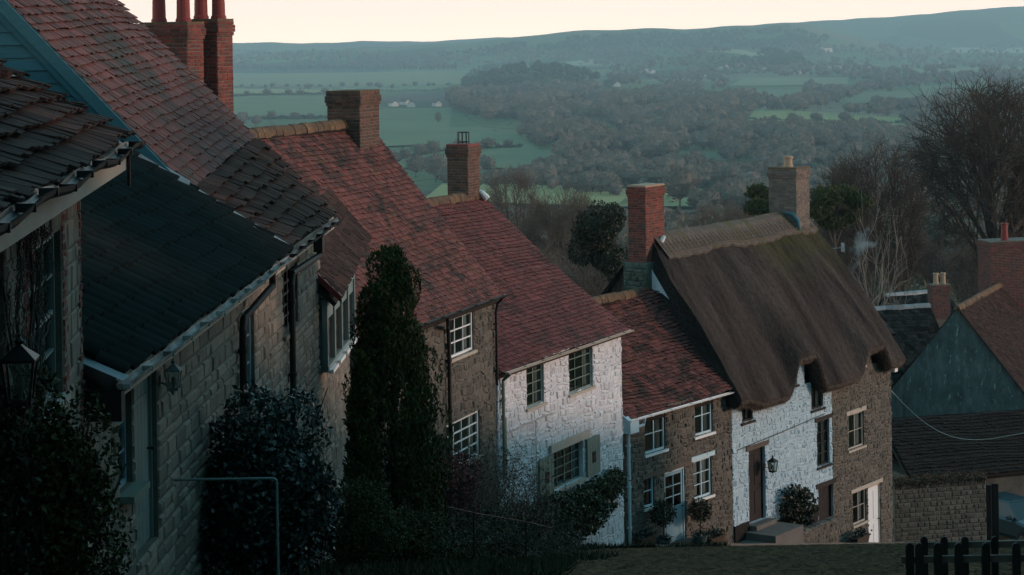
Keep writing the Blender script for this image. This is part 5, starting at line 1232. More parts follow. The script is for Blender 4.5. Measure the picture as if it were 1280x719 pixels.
def picket(Y, pxs, ptop, rail_py, lab, w_=.05, gap_rail=True):
    a = at(pxs[0], ptop, Y); root = empty('picket_fence', (a.x, Y, gz(Y)-.1), label=lab, cat='fence'); o = root.location
    for px in pxs:
        p = at(px, ptop, Y)-o; mb = MB(); x = p.x; zt = p.z; r = w_/2
        prof = [(-r, 0)]+[(-r*cos(t), zt-r+r*sin(t)*1.1) for t in [pi*k/8 for k in range(9)]]+[(r, 0)]
        v = [(x+q, -.014, z) for q, z in prof]+[(x+q, .014, z) for q, z in prof]; n = len(prof)
        mb.raw(v, [tuple(range(n)), tuple(range(2*n-1, n-1, -1))]+[(i, i+n, (i+1) % n+n, (i+1) % n) for i in range(n)], random.random()); mb.build('picket', 'dark_wood', root)
    for rp in rail_py:
        p = at(pxs[0], rp, Y)-o; q = at(pxs[-1], rp, Y)-o; q.z = p.z; mb = MB(); mb.box((p.x-.05, .016, p.z-.022), (q.x+.3, .04, p.z+.022)); mb.build('rail', 'grey_wood', root)
picket(14.0, [1137, 1149, 1172, 1198, 1232, 1270, 1305], 679, (701,), 'nearer row of dark round topped pickets at the bottom right corner', .052)
picket(15.2, [1155, 1180, 1206, 1243, 1285], 671, (683,), 'farther row of dark round topped pickets behind the nearer row', .048)

# ------------------------------------------------------------------ right side: wall, outbuilding, barn, car, chimneys
def obox(name, parent, pts2, z0, z1, m): pass
# stone boundary wall with a grassy top
wl = at(1118, 600, 78); wr = at(1232, 600, 78.8)
W_ = House('boundary_wall', (wl.x, wl.y), atan2(wr.x-wl.x, wr.y-wl.y), 1, gz(79)-.3, 'old ivy topped stone wall between the thatched cottage and the parked car', 'wall')
Lw = (wr-wl).length; zt = W_.loc(1170, 600)[1]
mb = MB(); mb.box((0,0,-1),(Lw,.45,zt), m=1); blocks(mb, V3((0,0,0)), V3((1,0,0)), V3((0,0,1)), V3((0,-1,0)), [(0,Lw,-1,zt,[])], .16, .28, h=.03); mb.build('masonry', ['brown_stone', 'mortar'], W_.root)
g_ = np.random.default_rng(4); n = 6000; leaves('wall_top_growth', np.stack([g_.uniform(0, Lw, n), g_.uniform(-.12, .5, n), zt+g_.normal(0, .07, n)-.05*g_.random(n)], 1), .10, 'dry_leaf', W_.root, .35, up=-.3, tints=g_.random(n)*.6)
# low outbuilding with dark roof
ol = at(1108, 517, 86); orr = at(1290, 520, 88)
O_ = House('low_outbuilding', (ol.x, ol.y), atan2(orr.x-ol.x, orr.y-ol.y), 1, gz(86), 'long low outbuilding with a nearly black sagging roof behind the stone wall', 'outbuilding')
ztp = O_.loc(1190, 517)[1]; zbt = O_.loc(1190, 596, -2.6)[1]; Lo = (orr-ol).length+6
mb = MB(); tiles(mb, ([V3((-.3,-2.6,zbt)), V3((-.3,0,ztp))], [V3((Lo,-2.6,zbt)), V3((Lo,0,ztp))]), .2, .17, seed=77, lift=.03, sag=.08, jit=1.6); slab(mb, [V3((-.3,-2.6,zbt)),V3((Lo,-2.6,zbt)),V3((Lo,0,ztp)),V3((-.3,0,ztp))], .1, mi=1)
tiles(mb, ([V3((-.3,2.6,zbt)), V3((-.3,0,ztp))], [V3((Lo,2.6,zbt)), V3((Lo,0,ztp))]), .3, .3, seed=78); slab(mb, [V3((-.3,2.6,zbt)),V3((Lo,2.6,zbt)),V3((Lo,0,ztp)),V3((-.3,0,ztp))], .1, mi=1)
mb.build('roof', ['dark_thatch', 'roof_core'], O_.root)
mb = MB(); mb.box((0,-2.3,-2),(Lo-.3,2.3,zbt-.05)); mb.build('wall', 'brown_stone', O_.root)
# plastered barn, gable to the viewer
gl_ = at(1112, 492, 97); 
BN = House('plastered_barn', (gl_.x, gl_.y), radians(114), 1, gz(97), 'barn with weathered blue green plaster gable and worn brown tile roof', 'barn')
def barn():
    # local x runs across the gable (left to right), y away
    ax, az = BN.loc(1197, 384); zeL = BN.loc(1114, 490)[1]; wd = 2*ax; zt_ = az
    mb = MB(); mb.face([(0,0,-3),(wd,0,-3),(wd,0,zeL),(ax,0,zt_),(0,0,zeL)]); mb.face([(wd,0,-3),(wd,12,-3),(wd,12,zeL),(wd,0,zeL)]); mb.face([(0,12,-3),(0,0,-3),(0,0,zeL),(0,12,zeL)]); mb.face([(wd,12,-3),(0,12,-3),(0,12,zeL),(ax,12,zt_),(wd,12,zeL)])
    mb.build('gable_wall', 'plaster', BN.root)
    s_ = (zt_-zeL)/ax
    mb = MB(); tiles(mb, ([V3((wd+.25,-.15,zeL-.25*s_)), V3((ax,-.15,zt_+.02))], [V3((wd+.25,12.1,zeL-.25*s_)), V3((ax,12.1,zt_+.02))]), .19, .17, seed=81, lift=.03, sag=.04, jit=1.5)
    tiles(mb, ([V3((-.1,-.05,zeL-.05*s_)), V3((ax,-.05,zt_+.02))], [V3((-.1,12.1,zeL-.05*s_)), V3((ax,12.1,zt_+.02))]), .25, .2, seed=82, lift=.03)
    mb.build('roof', 'stone_slate', BN.root); 
    ridge_tiles(BN, (ax, -.15, zt_+.06), (ax, 12.1, zt_+.06), 'ridge_lichen')
    mb = MB(); mb.tube([(ax+.05,-.16,zt_-.02),(wd+.25,-.16,zeL-.25*s_)], .05, 5); mb.build('verge', 'roof_core', BN.root)
barn()
# big brick stack right of the barn
def stack(name, pxl, pxr, pt, pb, Y, brick, pots, lab, dep=.8, seed=1, cap=None, theta=radians(50)):
    a = at(pxl, pt, Y); b_ = at(pxr, pt, Y); wd = (b_.x-a.x); zb = at(pxl, pb, Y).z
    H = House(name, (a.x, a.y), radians(76), 1, zb, lab, 'chimney')
    c_ = chimney(H, 0, wd, 0, dep, 0, a.z-zb, brick, pots, seed=seed, capmat=cap); c_.name = 'shaft'; return H
H1 = stack('brick_chimney', 1238, 1300, 303, 420, 104, 'dark_red_brick', [(.95, .4, .85, .17, 'terracotta')], 'massive brick chimney stack with one red pot at the right edge', 1.4, 21)
mb = MB(); mb.box((-.2,.0,-8),(2.9,1.6,0)); mb.build('base_wall', 'brown_stone', H1.root)
H2 = stack('brick_chimney', 1166, 1189, 357, 400, 118, 'dark_red_brick', [(.35, .35, .62, .14, 'buff_pot'), (.78, .35, .62, .14, 'buff_pot')], 'low brick chimney with two buff pots behind the barn', .7, 22)
mb = MB(); mb.box((-.2,0,-8),(1.3,.9,0)); mb.build('base_wall', 'brown_stone', H2.root)
H3_ = stack('brick_chimney', 1048, 1077, 357, 400, 95, 'grey_brick', [(.35, .35, .30, .11, 'terracotta')], 'small grey smoking chimney below the aerial', .8, 23, cap='dark_brick')
mb = MB(); mb.box((-.2,0,-8),(1.2,.9,0)); mb.build('base_wall', 'brown_stone', H3_.root)
# the slate roofed houses left of and behind the barn
def small_house(name, pxl, pxr, pe, pr_, Y, th, lab, roofm, wallm='brown_stone', dep=3.2, seed=1):
    a = at(pxl, pe, Y); b_ = at(pxr, pe, Y); L_ = (b_.x-a.x)/sin(th); H = House(name, (a.x, a.y), th, L_, gz(Y)-2, lab, 'house'); ze = a.z-H.base; zr = ze+(at(pxl, pr_, Y).z-a.z)*1.1
    mb = MB(); mb.box((0,0,0),(L_,2*dep,ze)); mb.face([(0,0,ze),(0,dep,zr),(0,2*dep,ze)]); mb.face([(L_,0,ze),(L_,dep,zr),(L_,2*dep,ze)]); mb.build('wall', wallm, H.root)
    mb = MB(); tiles(mb, ([V3((-.15,-.2,ze-.1)), V3((-.15,dep,zr))], [V3((L_+.15,-.2,ze-.1)), V3((L_+.15,dep,zr))]), .28, .22, seed=seed, lift=.02); tiles(mb, ([V3((-.15,2*dep+.2,ze-.1)), V3((-.15,dep,zr))], [V3((L_+.15,2*dep+.2,ze-.1)), V3((L_+.15,dep,zr))]), .28, .22, seed=seed, lift=.02)
    slab(mb, [V3((-.15,-.2,ze-.1)),V3((L_+.15,-.2,ze-.1)),V3((L_+.15,dep,zr)),V3((-.15,dep,zr))], .06, mi=1, sink=.05); mb.build('roof', [roofm, 'roof_core'], H.root)
    ridge_tiles(H, (-.15, dep, zr+.05), (L_+.15, dep, zr+.05), 'lead'); return H
small_house('slate_roofed_house', 1116, 1200, 470, 400, 108, radians(70), 'dark slate roofed house squeezed between thatch and barn', 'blue_slate', dep=2.6, seed=31)
small_house('slate_roofed_house', 1145, 1225, 425, 378, 122, radians(60), 'farther slate roof just left of the barn gable top', 'blue_slate', dep=2.4, seed=32)
small_house('tile_roofed_house', 1040, 1120, 420, 388, 97, radians(65), 'low tiled roof under the small smoking chimney', 'dark_tile', dep=2.6, seed=33)
# timber gate post and boarded fence by the car
q = at(1236, 640, 79.5); gp = empty('boarded_gate', (q.x, q.y, gz(79.5)-.3), radians(-20), label='tall dark boarded gate and post beside the parked car', cat='gate')
b = MB(); b.box((-.12,-.1,-.5),(.1,.1,at(1236, 606, 79.5).z-gp.location.z)); b.build('post', 'dark_wood', gp)
b = MB()
for k in range(2): b.box((.11+.13*k,-.02,-.3),(.235+.13*k,.02,at(1250, 604, 79.5).z-gp.location.z), t=random.random())
b.build('boards', 'dark_wood', gp)
# cable from the thatched cottage
a = at(1113, 487, 71.5); c = at(1282, 541, 62); mb = MB(); root_p = a
mb.tube([a.lerp(c, k/20)-a-Vector((0,0,1.0*sin(pi*k/20)*(1-.3*k/20))) for k in range(21)], .014, 5)
tag(mb.build('overhead_cable', 'cream_paint', loc=a), 'thin overhead cable sagging from the stone cottage corner to the right', 'cable')
# TV aerial
a = at(1041, 355, 90); zt = at(1041, 311, 90).z; ae = empty('television_aerial', (a.x, a.y, at(1041, 400, 90).z), radians(10), label='spindly television aerial standing between thatch and trees', cat='aerial'); o = ae.location
b = MB(); b.tube([(0,0,-6),(0,0,zt-o.z)], .028, 6); b.build('mast', 'lead', ae)
b = MB(); zz = zt-o.z; b.tube([(-.8,0,zz-.05),(.55,0,zz+.04)], .016, 5)
for k in range(8): x = -.75+.16*k; b.tube([(x,-.22,zz-.04+.07*(x+.8)),(x,.22,zz-.04+.07*(x+.8))], .008, 4)
b.box((.45,-.2,zz-.14),(.48,.2,zz+.22)); b.build('antenna', 'lead', ae)
# parked car, seen from its front left corner
def car():
    q = at(1268, 672, 80.5); H = empty('parked_car', (q.x+.35, q.y+1.2, gz(81.5)+.02), radians(28), label='dark teal parked car nosing in from the right edge', cat='car')
    # local: -y is the front; body lofted from cross sections along y
    secs = [(-2.1,.62,.28,.62,.62), (-2.05,.78,.25,.72,.72), (-1.6,.84,.22,.86,.86), (-.95,.86,.22,.95,.95), (-.9,.86,.22,.96,.97), (1.6,.86,.22,1.0,1.0), (2.05,.82,.25,.95,.95), (2.15,.7,.35,.8,.8)]
    b = MB(); rings = []
    for (y, hw, zb, zs, zt) in secs: rings.append([(-hw*.9,y,zb),(-hw,y,zb+.15),(-hw,y,zs-.1),(-hw*.93,y,zs),(0,y,zt+.02),(hw*.93,y,zs),(hw,y,zs-.1),(hw,y,zb+.15),(hw*.9,y,zb)])
    for r0, r1 in zip(rings, rings[1:]):
        for k in range(8): b.face([r0[k], r0[k+1], r1[k+1], r1[k]])
    b.face(rings[0][::-1]); b.face(rings[-1])
    top = [(-.62,-.15),(-.6,.1),(-.58,1.2),(-.66,1.75)]
    b.raw([(-.6,-.25,1.47),(.6,-.25,1.47),(.6,1.3,1.47),(-.6,1.3,1.47),(-.55,-.2,1.5),(.55,-.2,1.5),(.55,1.25,1.5),(-.55,1.25,1.5)], [(4,5,6,7),(0,1,5,4),(1,2,6,5),(2,3,7,6),(3,0,4,7)])
    for s_ in (-1, 1):
        for (y0, y1) in ((-.95, -.25), (.5, .52), (1.95, 1.3)): b.tube([(s_*.78,y0,.97),(s_*.6,y1,1.47)], .03, 5)
    b.build('body', 'car_paint', H, smooth=False)
    b = MB(); b.face([(-.76,-.93,.97),(.76,-.93,.97),(.59,-.27,1.46),(-.59,-.27,1.46)]); b.face([(-.78,-.9,.97),(-.6,-.25,1.46),(-.6,1.3,1.46),(-.78,1.9,.97)]); b.face([(.78,-.9,.97),(.6,-.25,1.46),(.6,1.3,1.46),(.78,1.9,.97)]); b.face([(-.76,1.92,.97),(.76,1.92,.97),(.58,1.31,1.46),(-.58,1.31,1.46)]); b.build('windows', 'car_glass', H)
    for s_ in (-1, 1):
        b = MB(); b.raw([(s_*.48,-2.12,.62),(s_*.78,-2.0,.62),(s_*.80,-1.93,.78),(s_*.5,-2.07,.77)], [(0,1,2,3)]); b.build('headlight', 'lamp_glass', H)
        b = MB(); b.box((s_*.86,-.75,.95),(s_*1.02,-.62,1.08)); b.build('wing_mirror', 'car_paint', H)
        for y in (-1.35, 1.35):
            b = MB(); b.tube([(s_*.70,y,.31),(s_*.88,y,.31)], .31, 18); wl_ = b.build('tyre', 'rubber', H)
            b = MB(); b.tube([(s_*.86,y,.31),(s_*.895,y,.31)], .19, 12); b.build('rim', 'chrome', wl_)
    b = MB(); b.box((-.45,-2.14,.52),(.45,-2.09,.70)); b.build('grille', 'black_iron', H)
    b = MB(); b.box((-.8,-2.17,.30),(.8,-2.05,.46)); b.build('bumper', 'car_paint', H)
    b = MB(); b.box((-.26,-2.185,.33),(.26,-2.172,.44)); b.build('number_plate', 'plate_white', H)
car()
# fatal shadow maker of the place: the long retaining wall on the west side of the street, outside the view
def abbey_wall():
    mb = MB(); y0, y1 = -6, 58; n = 40
    for i in range(n):
        ya, yb = y0+(y1-y0)*i/n, y0+(y1-y0)*(i+1)/n; X = lambda y: max(5.2, .245*y+2.6)
        za, zb = gz(ya)-1, gz(yb)-1; ta, tb = gz(ya)+5.6, gz(yb)+5.6
        mb.face([(X(ya),ya,za),(X(yb),yb,zb),(X(yb),yb,tb),(X(ya),ya,ta)]); mb.face([(X(ya),ya,ta),(X(yb),yb,tb),(X(yb)+.8,yb,tb),(X(ya)+.8,ya,ta)]); mb.face([(X(ya)+.8,ya,za),(X(ya)+.8,ya,ta),(X(yb)+.8,yb,tb),(X(yb)+.8,yb,zb)])
    tag(mb.build('retaining_wall', 'sand_stone'), 'tall sandstone retaining wall along the west side of the street', 'wall')
abbey_wall()
for k, (yy, rr) in enumerate(((8, 2.3), (13.5, 2.6), (19.5, 2.8), (25.5, 2.8), (32, 2.6))):  # invented out-of-view trees that block sun and western sky from the near cottages
    bush('holm_oak', (.245*yy+2.6+rr+.9, yy, gz(yy)+8.4), (rr, 2.9, 2.9), 9000, .24, 'dark_leaf', ('first', 'second', 'third', 'fourth', 'fifth')[k]+' unseen evergreen tree added above the retaining wall for shade, counted down the hill', 'tree', 70+k, 22, zb=gz(yy)+5)

# ------------------------------------------------------------------ the valley
def ground_at(px, py):
    Y = 90.0
    while Y < 11000:
        p = P(px, py, Y)
        if p.z < ter(p.x, p.y):
            lo, hi = Y/1.04, Y
            for _ in range(6):
                mid = (lo+hi)/2; p = P(px, py, mid)
                if p.z < ter(p.x, p.y): hi = mid
                else: lo = mid
            return p.x, p.y
        Y *= 1.04
    return None
def on_ground(x, y): return Vector((x, y, ter(x, y)))
def field(quad, col, name='field'):
    g4 = [ground_at(*q) for q in quad]; key = 'grass_%d' % len(MATS); mat(key, col, tuple(c*.82 for c in col), scale=.02, bump=0, tint=0, spot=(tuple(c*.7 for c in col), .006, .5, .7))
    mb = MB(); n = 16; G = [[None]*(n+1) for _ in range(n+1)]
    for i in range(n+1):
        for j in range(n+1):
            u, v = i/n, j/n; x = (g4[0][0]*(1-u)+g4[1][0]*u)*(1-v)+(g4[3][0]*(1-u)+g4[2][0]*u)*v; y = (g4[0][1]*(1-u)+g4[1][1]*u)*(1-v)+(g4[3][1]*(1-u)+g4[2][1]*u)*v
            G[i][j] = (x, y, ter(x, y)+1.6)
    for i in range(n):
        for j in range(n): mb.face([G[i][j], G[i+1][j], G[i+1][j+1], G[i][j+1]])
    structure(mb.build(name, key))
field([(270, 108), (578, 106), (590, 89), (270, 91)], (.21, .21, .065))
field([(270, 119), (430, 117), (445, 111), (270, 112)], (.28, .26, .09))
field([(290, 148), (455, 146), (480, 123), (280, 125)], (.13, .17, .055))
field([(465, 186), (560, 181), (565, 136), (465, 138)], (.11, .16, .055))
field([(490, 212), (715, 213), (640, 168), (555, 160)], (.10, .15, .055))
field([(530, 252), (760, 262), (880, 245), (560, 226)], (.30, .28, .09))
field([(925, 163), (1140, 164), (1125, 149), (945, 137)], (.25, .26, .07))
field([(770, 262), (890, 262), (890, 240), (790, 236)], (.19, .22, .07))
field([(835, 203), (905, 203), (905, 192), (850, 191)], (.09, .14, .06))
field([(1050, 130), (1180, 131), (1180, 117), (1080, 116)], (.11, .15, .07))
field([(742, 121), (806, 121), (800, 113), (750, 113)], (.20, .22, .10))
field([(905, 122), (1010, 122), (1000, 113), (915, 113)], (.12, .17, .07))
field([(700, 160), (765, 160), (755, 151), (712, 151)], (.10, .14, .06))
field([(1150, 120), (1240, 120), (1240, 108), (1150, 108)], (.10, .15, .06))
field([(640, 198), (700, 200), (690, 190), (650, 190)], (.10, .15, .06))
field([(910, 108), (1060, 106), (1060, 98), (930, 98)], (.20, .22, .10))
field([(700, 79), (960, 75), (960, 70), (740, 74)], (.42, .36, .20))
field([(1180, 66), (1280, 66), (1280, 60), (1190, 60)], (.45, .36, .22))
field([(1120, 92), (1280, 92), (1280, 86), (1140, 87)], (.24, .24, .12))
# far tree templates as arrays, in metres, height 1
def far_template(seed, n=70, wide=.42, leafy=False, size=.11):
    g_ = np.random.default_rng(seed); q = g_.normal(size=(n, 3)); q /= np.linalg.norm(q, axis=1)[:, None]; q *= (g_.uniform(.5, 1.0, (n, 1)))
    lum = 1+.22*np.sin(q[:, :1]*7+seed)*np.cos(q[:, 1:2]*6+seed*2)
    c = q*lum*np.array([wide, wide, .40])+np.array([0, 0, .58])
    d = q*np.array([1, 1, .9])+np.array([0, 0, .75])+g_.normal(0, .35, (n, 3)); d /= np.linalg.norm(d, axis=1)[:, None]
    r = g_.normal(size=(n, 3)); s_ = np.cross(d, r); s_ /= np.linalg.norm(s_, axis=1)[:, None]; L_ = size*g_.uniform(.7, 1.6, (n, 1))
    W = L_*(.55 if not leafy else .8)
    V = np.stack([c-d*L_*.6, c+s_*W*.5, c+d*L_*.8, c-s_*W*.5], 1).reshape(-1, 3); T = np.repeat(.25+.75*g_.random(n), 4)
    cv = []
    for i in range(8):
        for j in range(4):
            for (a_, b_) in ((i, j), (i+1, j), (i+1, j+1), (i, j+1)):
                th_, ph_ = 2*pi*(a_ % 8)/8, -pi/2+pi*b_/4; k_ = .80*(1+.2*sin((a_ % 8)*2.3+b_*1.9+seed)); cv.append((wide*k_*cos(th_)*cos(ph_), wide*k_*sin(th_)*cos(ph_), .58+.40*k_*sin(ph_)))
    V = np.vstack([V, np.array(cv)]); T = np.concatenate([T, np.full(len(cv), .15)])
    tk = np.array([[-.022,0,-.03],[.022,0,-.03],[.014,0,.45],[-.014,0,.45],[0,-.022,-.03],[0,.022,-.03],[0,.014,.45],[0,-.014,.45]])
    return np.vstack([V, tk]), np.concatenate([T, np.full(8, .2)])
TEMPL = [far_template(s, 150, w_, size=.09) for s, w_ in ((1, .40), (2, .48), (3, .34), (4, .52), (5, .42), (6, .3))]
def in_poly(x, y, P2):
    c_ = False; j = len(P2)-1
    for i in range(len(P2)):
        xi, yi = P2[i]; xj, yj = P2[j]
        if (yi > y) != (yj > y) and x < (xj-xi)*(y-yi)/(yj-yi)+xi: c_ = not c_
        j = i
    return c_
OPEN = [[(270, 128), (270, 86), (592, 86), (578, 110), (430, 122)], [(290, 150), (480, 121), (470, 190), (300, 150)], [(465, 215), (465, 130), (560, 134), (640, 165), (720, 215)], [(520, 250), (560, 228), (770, 250), (780, 238), (895, 238), (895, 264), (770, 266)],
        [(925, 165), (940, 138), (1120, 147), (1140, 166)], [(835, 204), (845, 190), (905, 191), (905, 204)], [(1050, 131), (1080, 116), (1180, 117), (1180, 132)], [(905, 109), (930, 97), (1065, 97), (1060, 108)], [(742, 122), (750, 112), (800, 112), (806, 122)], [(905, 123), (915, 112), (1000, 112), (1010, 123)], [(700, 161), (712, 150), (755, 150), (765, 161)], [(1150, 121), (1150, 107), (1240, 107), (1240, 121)], [(640, 199), (650, 189), (690, 189), (700, 201)]]
def wood(name, poly, n, hgt, m, lab, seed):
    rnd = random.Random(seed); g_ = np.random.default_rng(seed); Vs = []; Ts = []
    xs = [p[0] for p in poly]; ys = [p[1] for p in poly]; k = 0; tries = 0
    while k < n and tries < n*12:
        tries += 1; px, py = rnd.uniform(min(xs), max(xs)), rnd.uniform(min(ys), max(ys))
        if not in_poly(px, py, poly) or any(in_poly(px, py, o) for o in OPEN): continue
        gap_ = sin(px*.034+seed*1.3)*sin(py*.21+px*.017+seed)
        if gap_ < (-.28 if seed in (2, 3, 4, 5) else -.6)+rnd.uniform(-.06, .06): continue
        g2 = ground_at(px, py)
        if not g2: continue
        V, T = rnd.choice(TEMPL); h = hgt*rnd.uniform(.6, 1.25); a = rnd.uniform(0, 6.28); ca, sa = cos(a), sin(a); R_ = np.array([[ca, -sa, 0], [sa, ca, 0], [0, 0, 1]])
        kw = rnd.uniform(.9, 1.4); VV = (V*np.array([kw, kw, 1])) @ R_.T*h+np.array([g2[0], g2[1], ter(*g2)]); Vs.append(VV); pt_ = .5+.5*sin(px*.045+seed*1.7)*sin(py*.23+px*.01+seed); Ts.append(np.clip(T*(.35+.5*pt_)+rnd.random()*.55-.12+.15*pt_, 0, 1)); k += 1
    V = np.vstack(Vs); T = np.concatenate(Ts); o = npmesh(name, V, np.arange(len(V)).reshape(-1, 4), T, m); tag(o, lab, 'wood', kind='stuff'); return o
wood('wooded_knoll', [(572, 108), (600, 88), (650, 80), (720, 88), (765, 108), (765, 116), (572, 112)], 330, 17, 'far_ever', 'dark wood crowning the low hill in the middle distance', 1)
wood('distant_wood', [(560, 118), (700, 112), (900, 112), (1010, 125), (1010, 148), (900, 160), (560, 160)], 1350, 17, 'far_twig', 'brown leafless wood across the valley below the wooded knoll', 2)
wood('distant_wood', [(640, 162), (900, 158), (1010, 166), (1290, 168), (1290, 200), (640, 205), (600, 185)], 1250, 15, 'far_twig', 'broad band of leafless wood in the middle of the valley', 3)
wood('distant_wood', [(520, 222), (700, 205), (1290, 198), (1290, 262), (900, 275), (640, 232)], 800, 11, 'far_twig', 'nearer leafless wood filling the valley floor', 4)
wood('distant_wood', [(1010, 100), (1290, 96), (1290, 150), (1130, 160), (1000, 130)], 750, 14, 'far_twig', 'leafless wood behind the big bare tree on the right', 5)
wood('distant_trees', [(760, 62), (1290, 56), (1290, 98), (760, 108)], 1100, 14, 'far_twig', 'scattered far trees and hedges around the distant village', 6)
wood('distant_trees', [(280, 66), (760, 66), (760, 84), (280, 82)], 420, 15, 'far_twig', 'far trees and hedges at the foot of the downs on the left', 7)
wood('downland_wood', [(560, 68), (640, 57), (700, 50), (800, 44), (960, 39), (1010, 42), (1045, 52), (1000, 60), (800, 62)], 800, 15, 'far_ever', 'leafless hanging wood over the face of the nearer down', 10)
wood('hilltop_wood', [(895, 84), (960, 66), (1000, 74), (1010, 84)], 160, 18, 'far_ever', 'dark wood on the far low hill before the downs', 8)
TEMPL_FAR = TEMPL; TEMPL = [far_template(40+s, 420, w_, size=.055) for s, w_ in ((1, .40), (2, .48), (3, .34), (4, .45))]
wood('hillside_wood', [(480, 290), (700, 286), (1010, 286), (1290, 280), (1290, 355), (640, 355), (480, 330)], 620, 8.5, 'far_twig', 'leafless scrub wood on the lower hillside between roofs and valley', 9)
# single trees in the valley: repeats
def far_proto(k, m):
    V, T = far_template(20+k, 420, (.42, .5, .32, .45)[k % 4], size=.075); return V, T
protos = []
for k in range(4):
    V, T = far_proto(k, 'far_twig'); o = npmesh('field_tree', V, np.arange(len(V)).reshape(-1, 4), T, 'far_twig'); protos.append(o)
used = [False]*4
def put_far(k, px, py, h, lab, grp, wide=1):
    g2 = ground_at(px, py)
    if not g2: return
    p = protos[k]
    o = p if not used[k] else p.copy()
    if used[k]: COL.objects.link(o)
    used[k] = True; o.location = on_ground(*g2); o.scale = (h*wide, h*wide, h); o.rotation_euler = (0, 0, px*1.7); tag(o, lab, 'tree', grp)
rnd = random.Random(12)
x = 284
while x < 575:
    put_far(rnd.choice((0, 2, 2)), x+rnd.uniform(-1, 1), 88.5, rnd.uniform(17, 25), 'tree in the long shelter belt along the top edge of the far green field', 'shelter belt trees', .9); x += rnd.uniform(3.4, 6)
HEDGES = ['long dark hedge along the foot of the topmost far field', 'short second hedge just below the long one on the left', 'hedge behind the left brick stacks in the lower left fields', 'slanting hedge right of the stocky chimney', 'hedge continuing right below the lone field tree', 'upper hedge of the bright field left of the huge oak', 'lower hedge of the bright field left of the huge oak', 'nearest hedge behind the lit strip of grass above the white cottage roof']
for (a, b, n) in (((285, 110), (575, 108), 46), ((285, 121), (425, 118), 14), ((300, 150), (455, 148), 12), ((470, 207), (560, 190), 12), ((560, 190), (650, 186), 12), ((925, 150), (1130, 156), 14), ((930, 166), (1140, 167), 16), ((560, 232), (900, 236), 20)):
    ga, gb_ = ground_at(*a), ground_at(*b); hn = 1500; ff = np.random.default_rng(int(a[1]*7+a[0])).random(hn); g5 = np.random.default_rng(3)
    hx = ga[0]+(gb_[0]-ga[0])*ff; hy = ga[1]+(gb_[1]-ga[1])*ff; hz_ = np.array([ter(u_, v_) for u_, v_ in zip(hx, hy)]); cx5, cy5 = (ga[0]+gb_[0])/2, (ga[1]+gb_[1])/2; cz5 = ter(cx5, cy5)
    hd = leaves('hedge', np.stack([hx-cx5+g5.normal(0, 1.2, hn), hy-cy5+g5.normal(0, 1.2, hn), hz_-cz5+g5.random(hn)*(2.4+1.3*np.sin(ff*40))], 1), 2.6, 'far_ever', None, .6, up=.6); hd.location = (cx5, cy5, cz5)
    tag(hd, HEDGES.pop(0), 'hedge')
    n = int(n*.45)
    for i in range(n):
        f = (i+rnd.uniform(-.3, .3))/n; put_far(rnd.randrange(4), a[0]+(b[0]-a[0])*f, a[1]+(b[1]-a[1])*f, rnd.uniform(7, 13), 'low tree or bush in a hedge between the valley fields', 'hedgerow trees of the valley', 1.6)
SINGLE = ['tall spreading leafless tree just left of the slim chimney, nearest of its pair', 'rounded leafless tree left of its taller twin beside the slim chimney', 'small leafless tree right of the slim chimney at the edge of the lit field', 'taller leafless tree in the lit field left of the tall red chimney',
 'leafless tree in the lit field between the two thatch chimneys', 'small bushy tree touching the wire cowl chimney', 'broad hazy tree by the brick stacks in the lower left field', 'second hazy tree further right of the brick stacks', 'lone small dark tree in the middle of the green field above the slim chimney', 'round dark bush on the hedge line of the upper left field', 'leafless tree at the left end of the hamlet', 'smaller leafless tree just inside the hamlet']
for px, py, h, k, wd in ((545, 228, 20, 1, 1.1), (520, 222, 17, 3, 1.1), (615, 240, 15, 0, 1), (657, 243, 17, 1, 1), (850, 262, 22, 0, 1), (598, 238, 12, 2, 1), (300, 160, 17, 3, 1.3), (320, 158, 13, 1, 1.2), (548, 155, 14, 2, .9), (385, 112, 14, 1, 1.5), (475, 112, 16, 0, 1), (490, 112, 12, 0, 1)):
    put_far(k, px, py, h, SINGLE.pop(0), 'single trees in the fields', wd)
# distant farmhouses and village houses
def far_house(first, px, py, w_, h, a, lab):
    g2 = ground_at(px, py)
    if not g2: return first
    if first is None:
        r = empty('farmhouse', (0, 0, 0)); mb = MB(); mb.box((-.5,-.3,-.2),(.5,.3,.5), t=.8); mb.face([(-.5,-.3,.5),(-.5,.3,.5),(-.5,0,.85)], .8); mb.face([(.5,-.3,.5),(.5,0,.85),(.5,.3,.5)], .8); mb.build('wall', 'far_wall', r)
        mb = MB(); mb.face([(-.53,-.34,.47),(.53,-.34,.47),(.53,0,.88),(-.53,0,.88)]); mb.face([(.53,.34,.47),(-.53,.34,.47),(-.53,0,.88),(.53,0,.88)]); mb.box((.3,-.06,.8),(.4,.06,1.05)); mb.build('roof', 'far_roof', r)
        first = r; o = r
    else: o = dup(first)
    o.location = on_ground(*g2); o.rotation_euler = (0, 0, a); o.scale = (w_, w_, h); tag(o, lab, 'house', 'distant farmhouses'); return first
fh = None
HX = [492, 506, 514, 546, 765, 770, 806, 815, 840, 882, 905, 925, 940, 950, 960, 998, 1021, 1033, 1045, 1085, 1170, 1270]
FARL = {492: 'leftmost pale house of the hamlet beside the stocky chimney', 506: 'second pale house of the hamlet beside the stocky chimney', 514: 'third and widest pale house of the hamlet', 546: 'pale house standing alone right of the hamlet', 765: 'low pale farm building above the tall red chimney', 770: 'pale farmhouse at the right foot of the wooded knoll',
 840: 'far house counted leftmost of those near the bright field', 950: 'low barn in the woods above the grey thatch chimney', 1033: 'pale far house highest up, on the slope of the downs', 842: 'low pale shed deep in the valley woods left of the grey thatch chimney', 1270: 'wide pale far house at the right edge above the huge oak', 1170: 'far house just left of the huge oak top'}
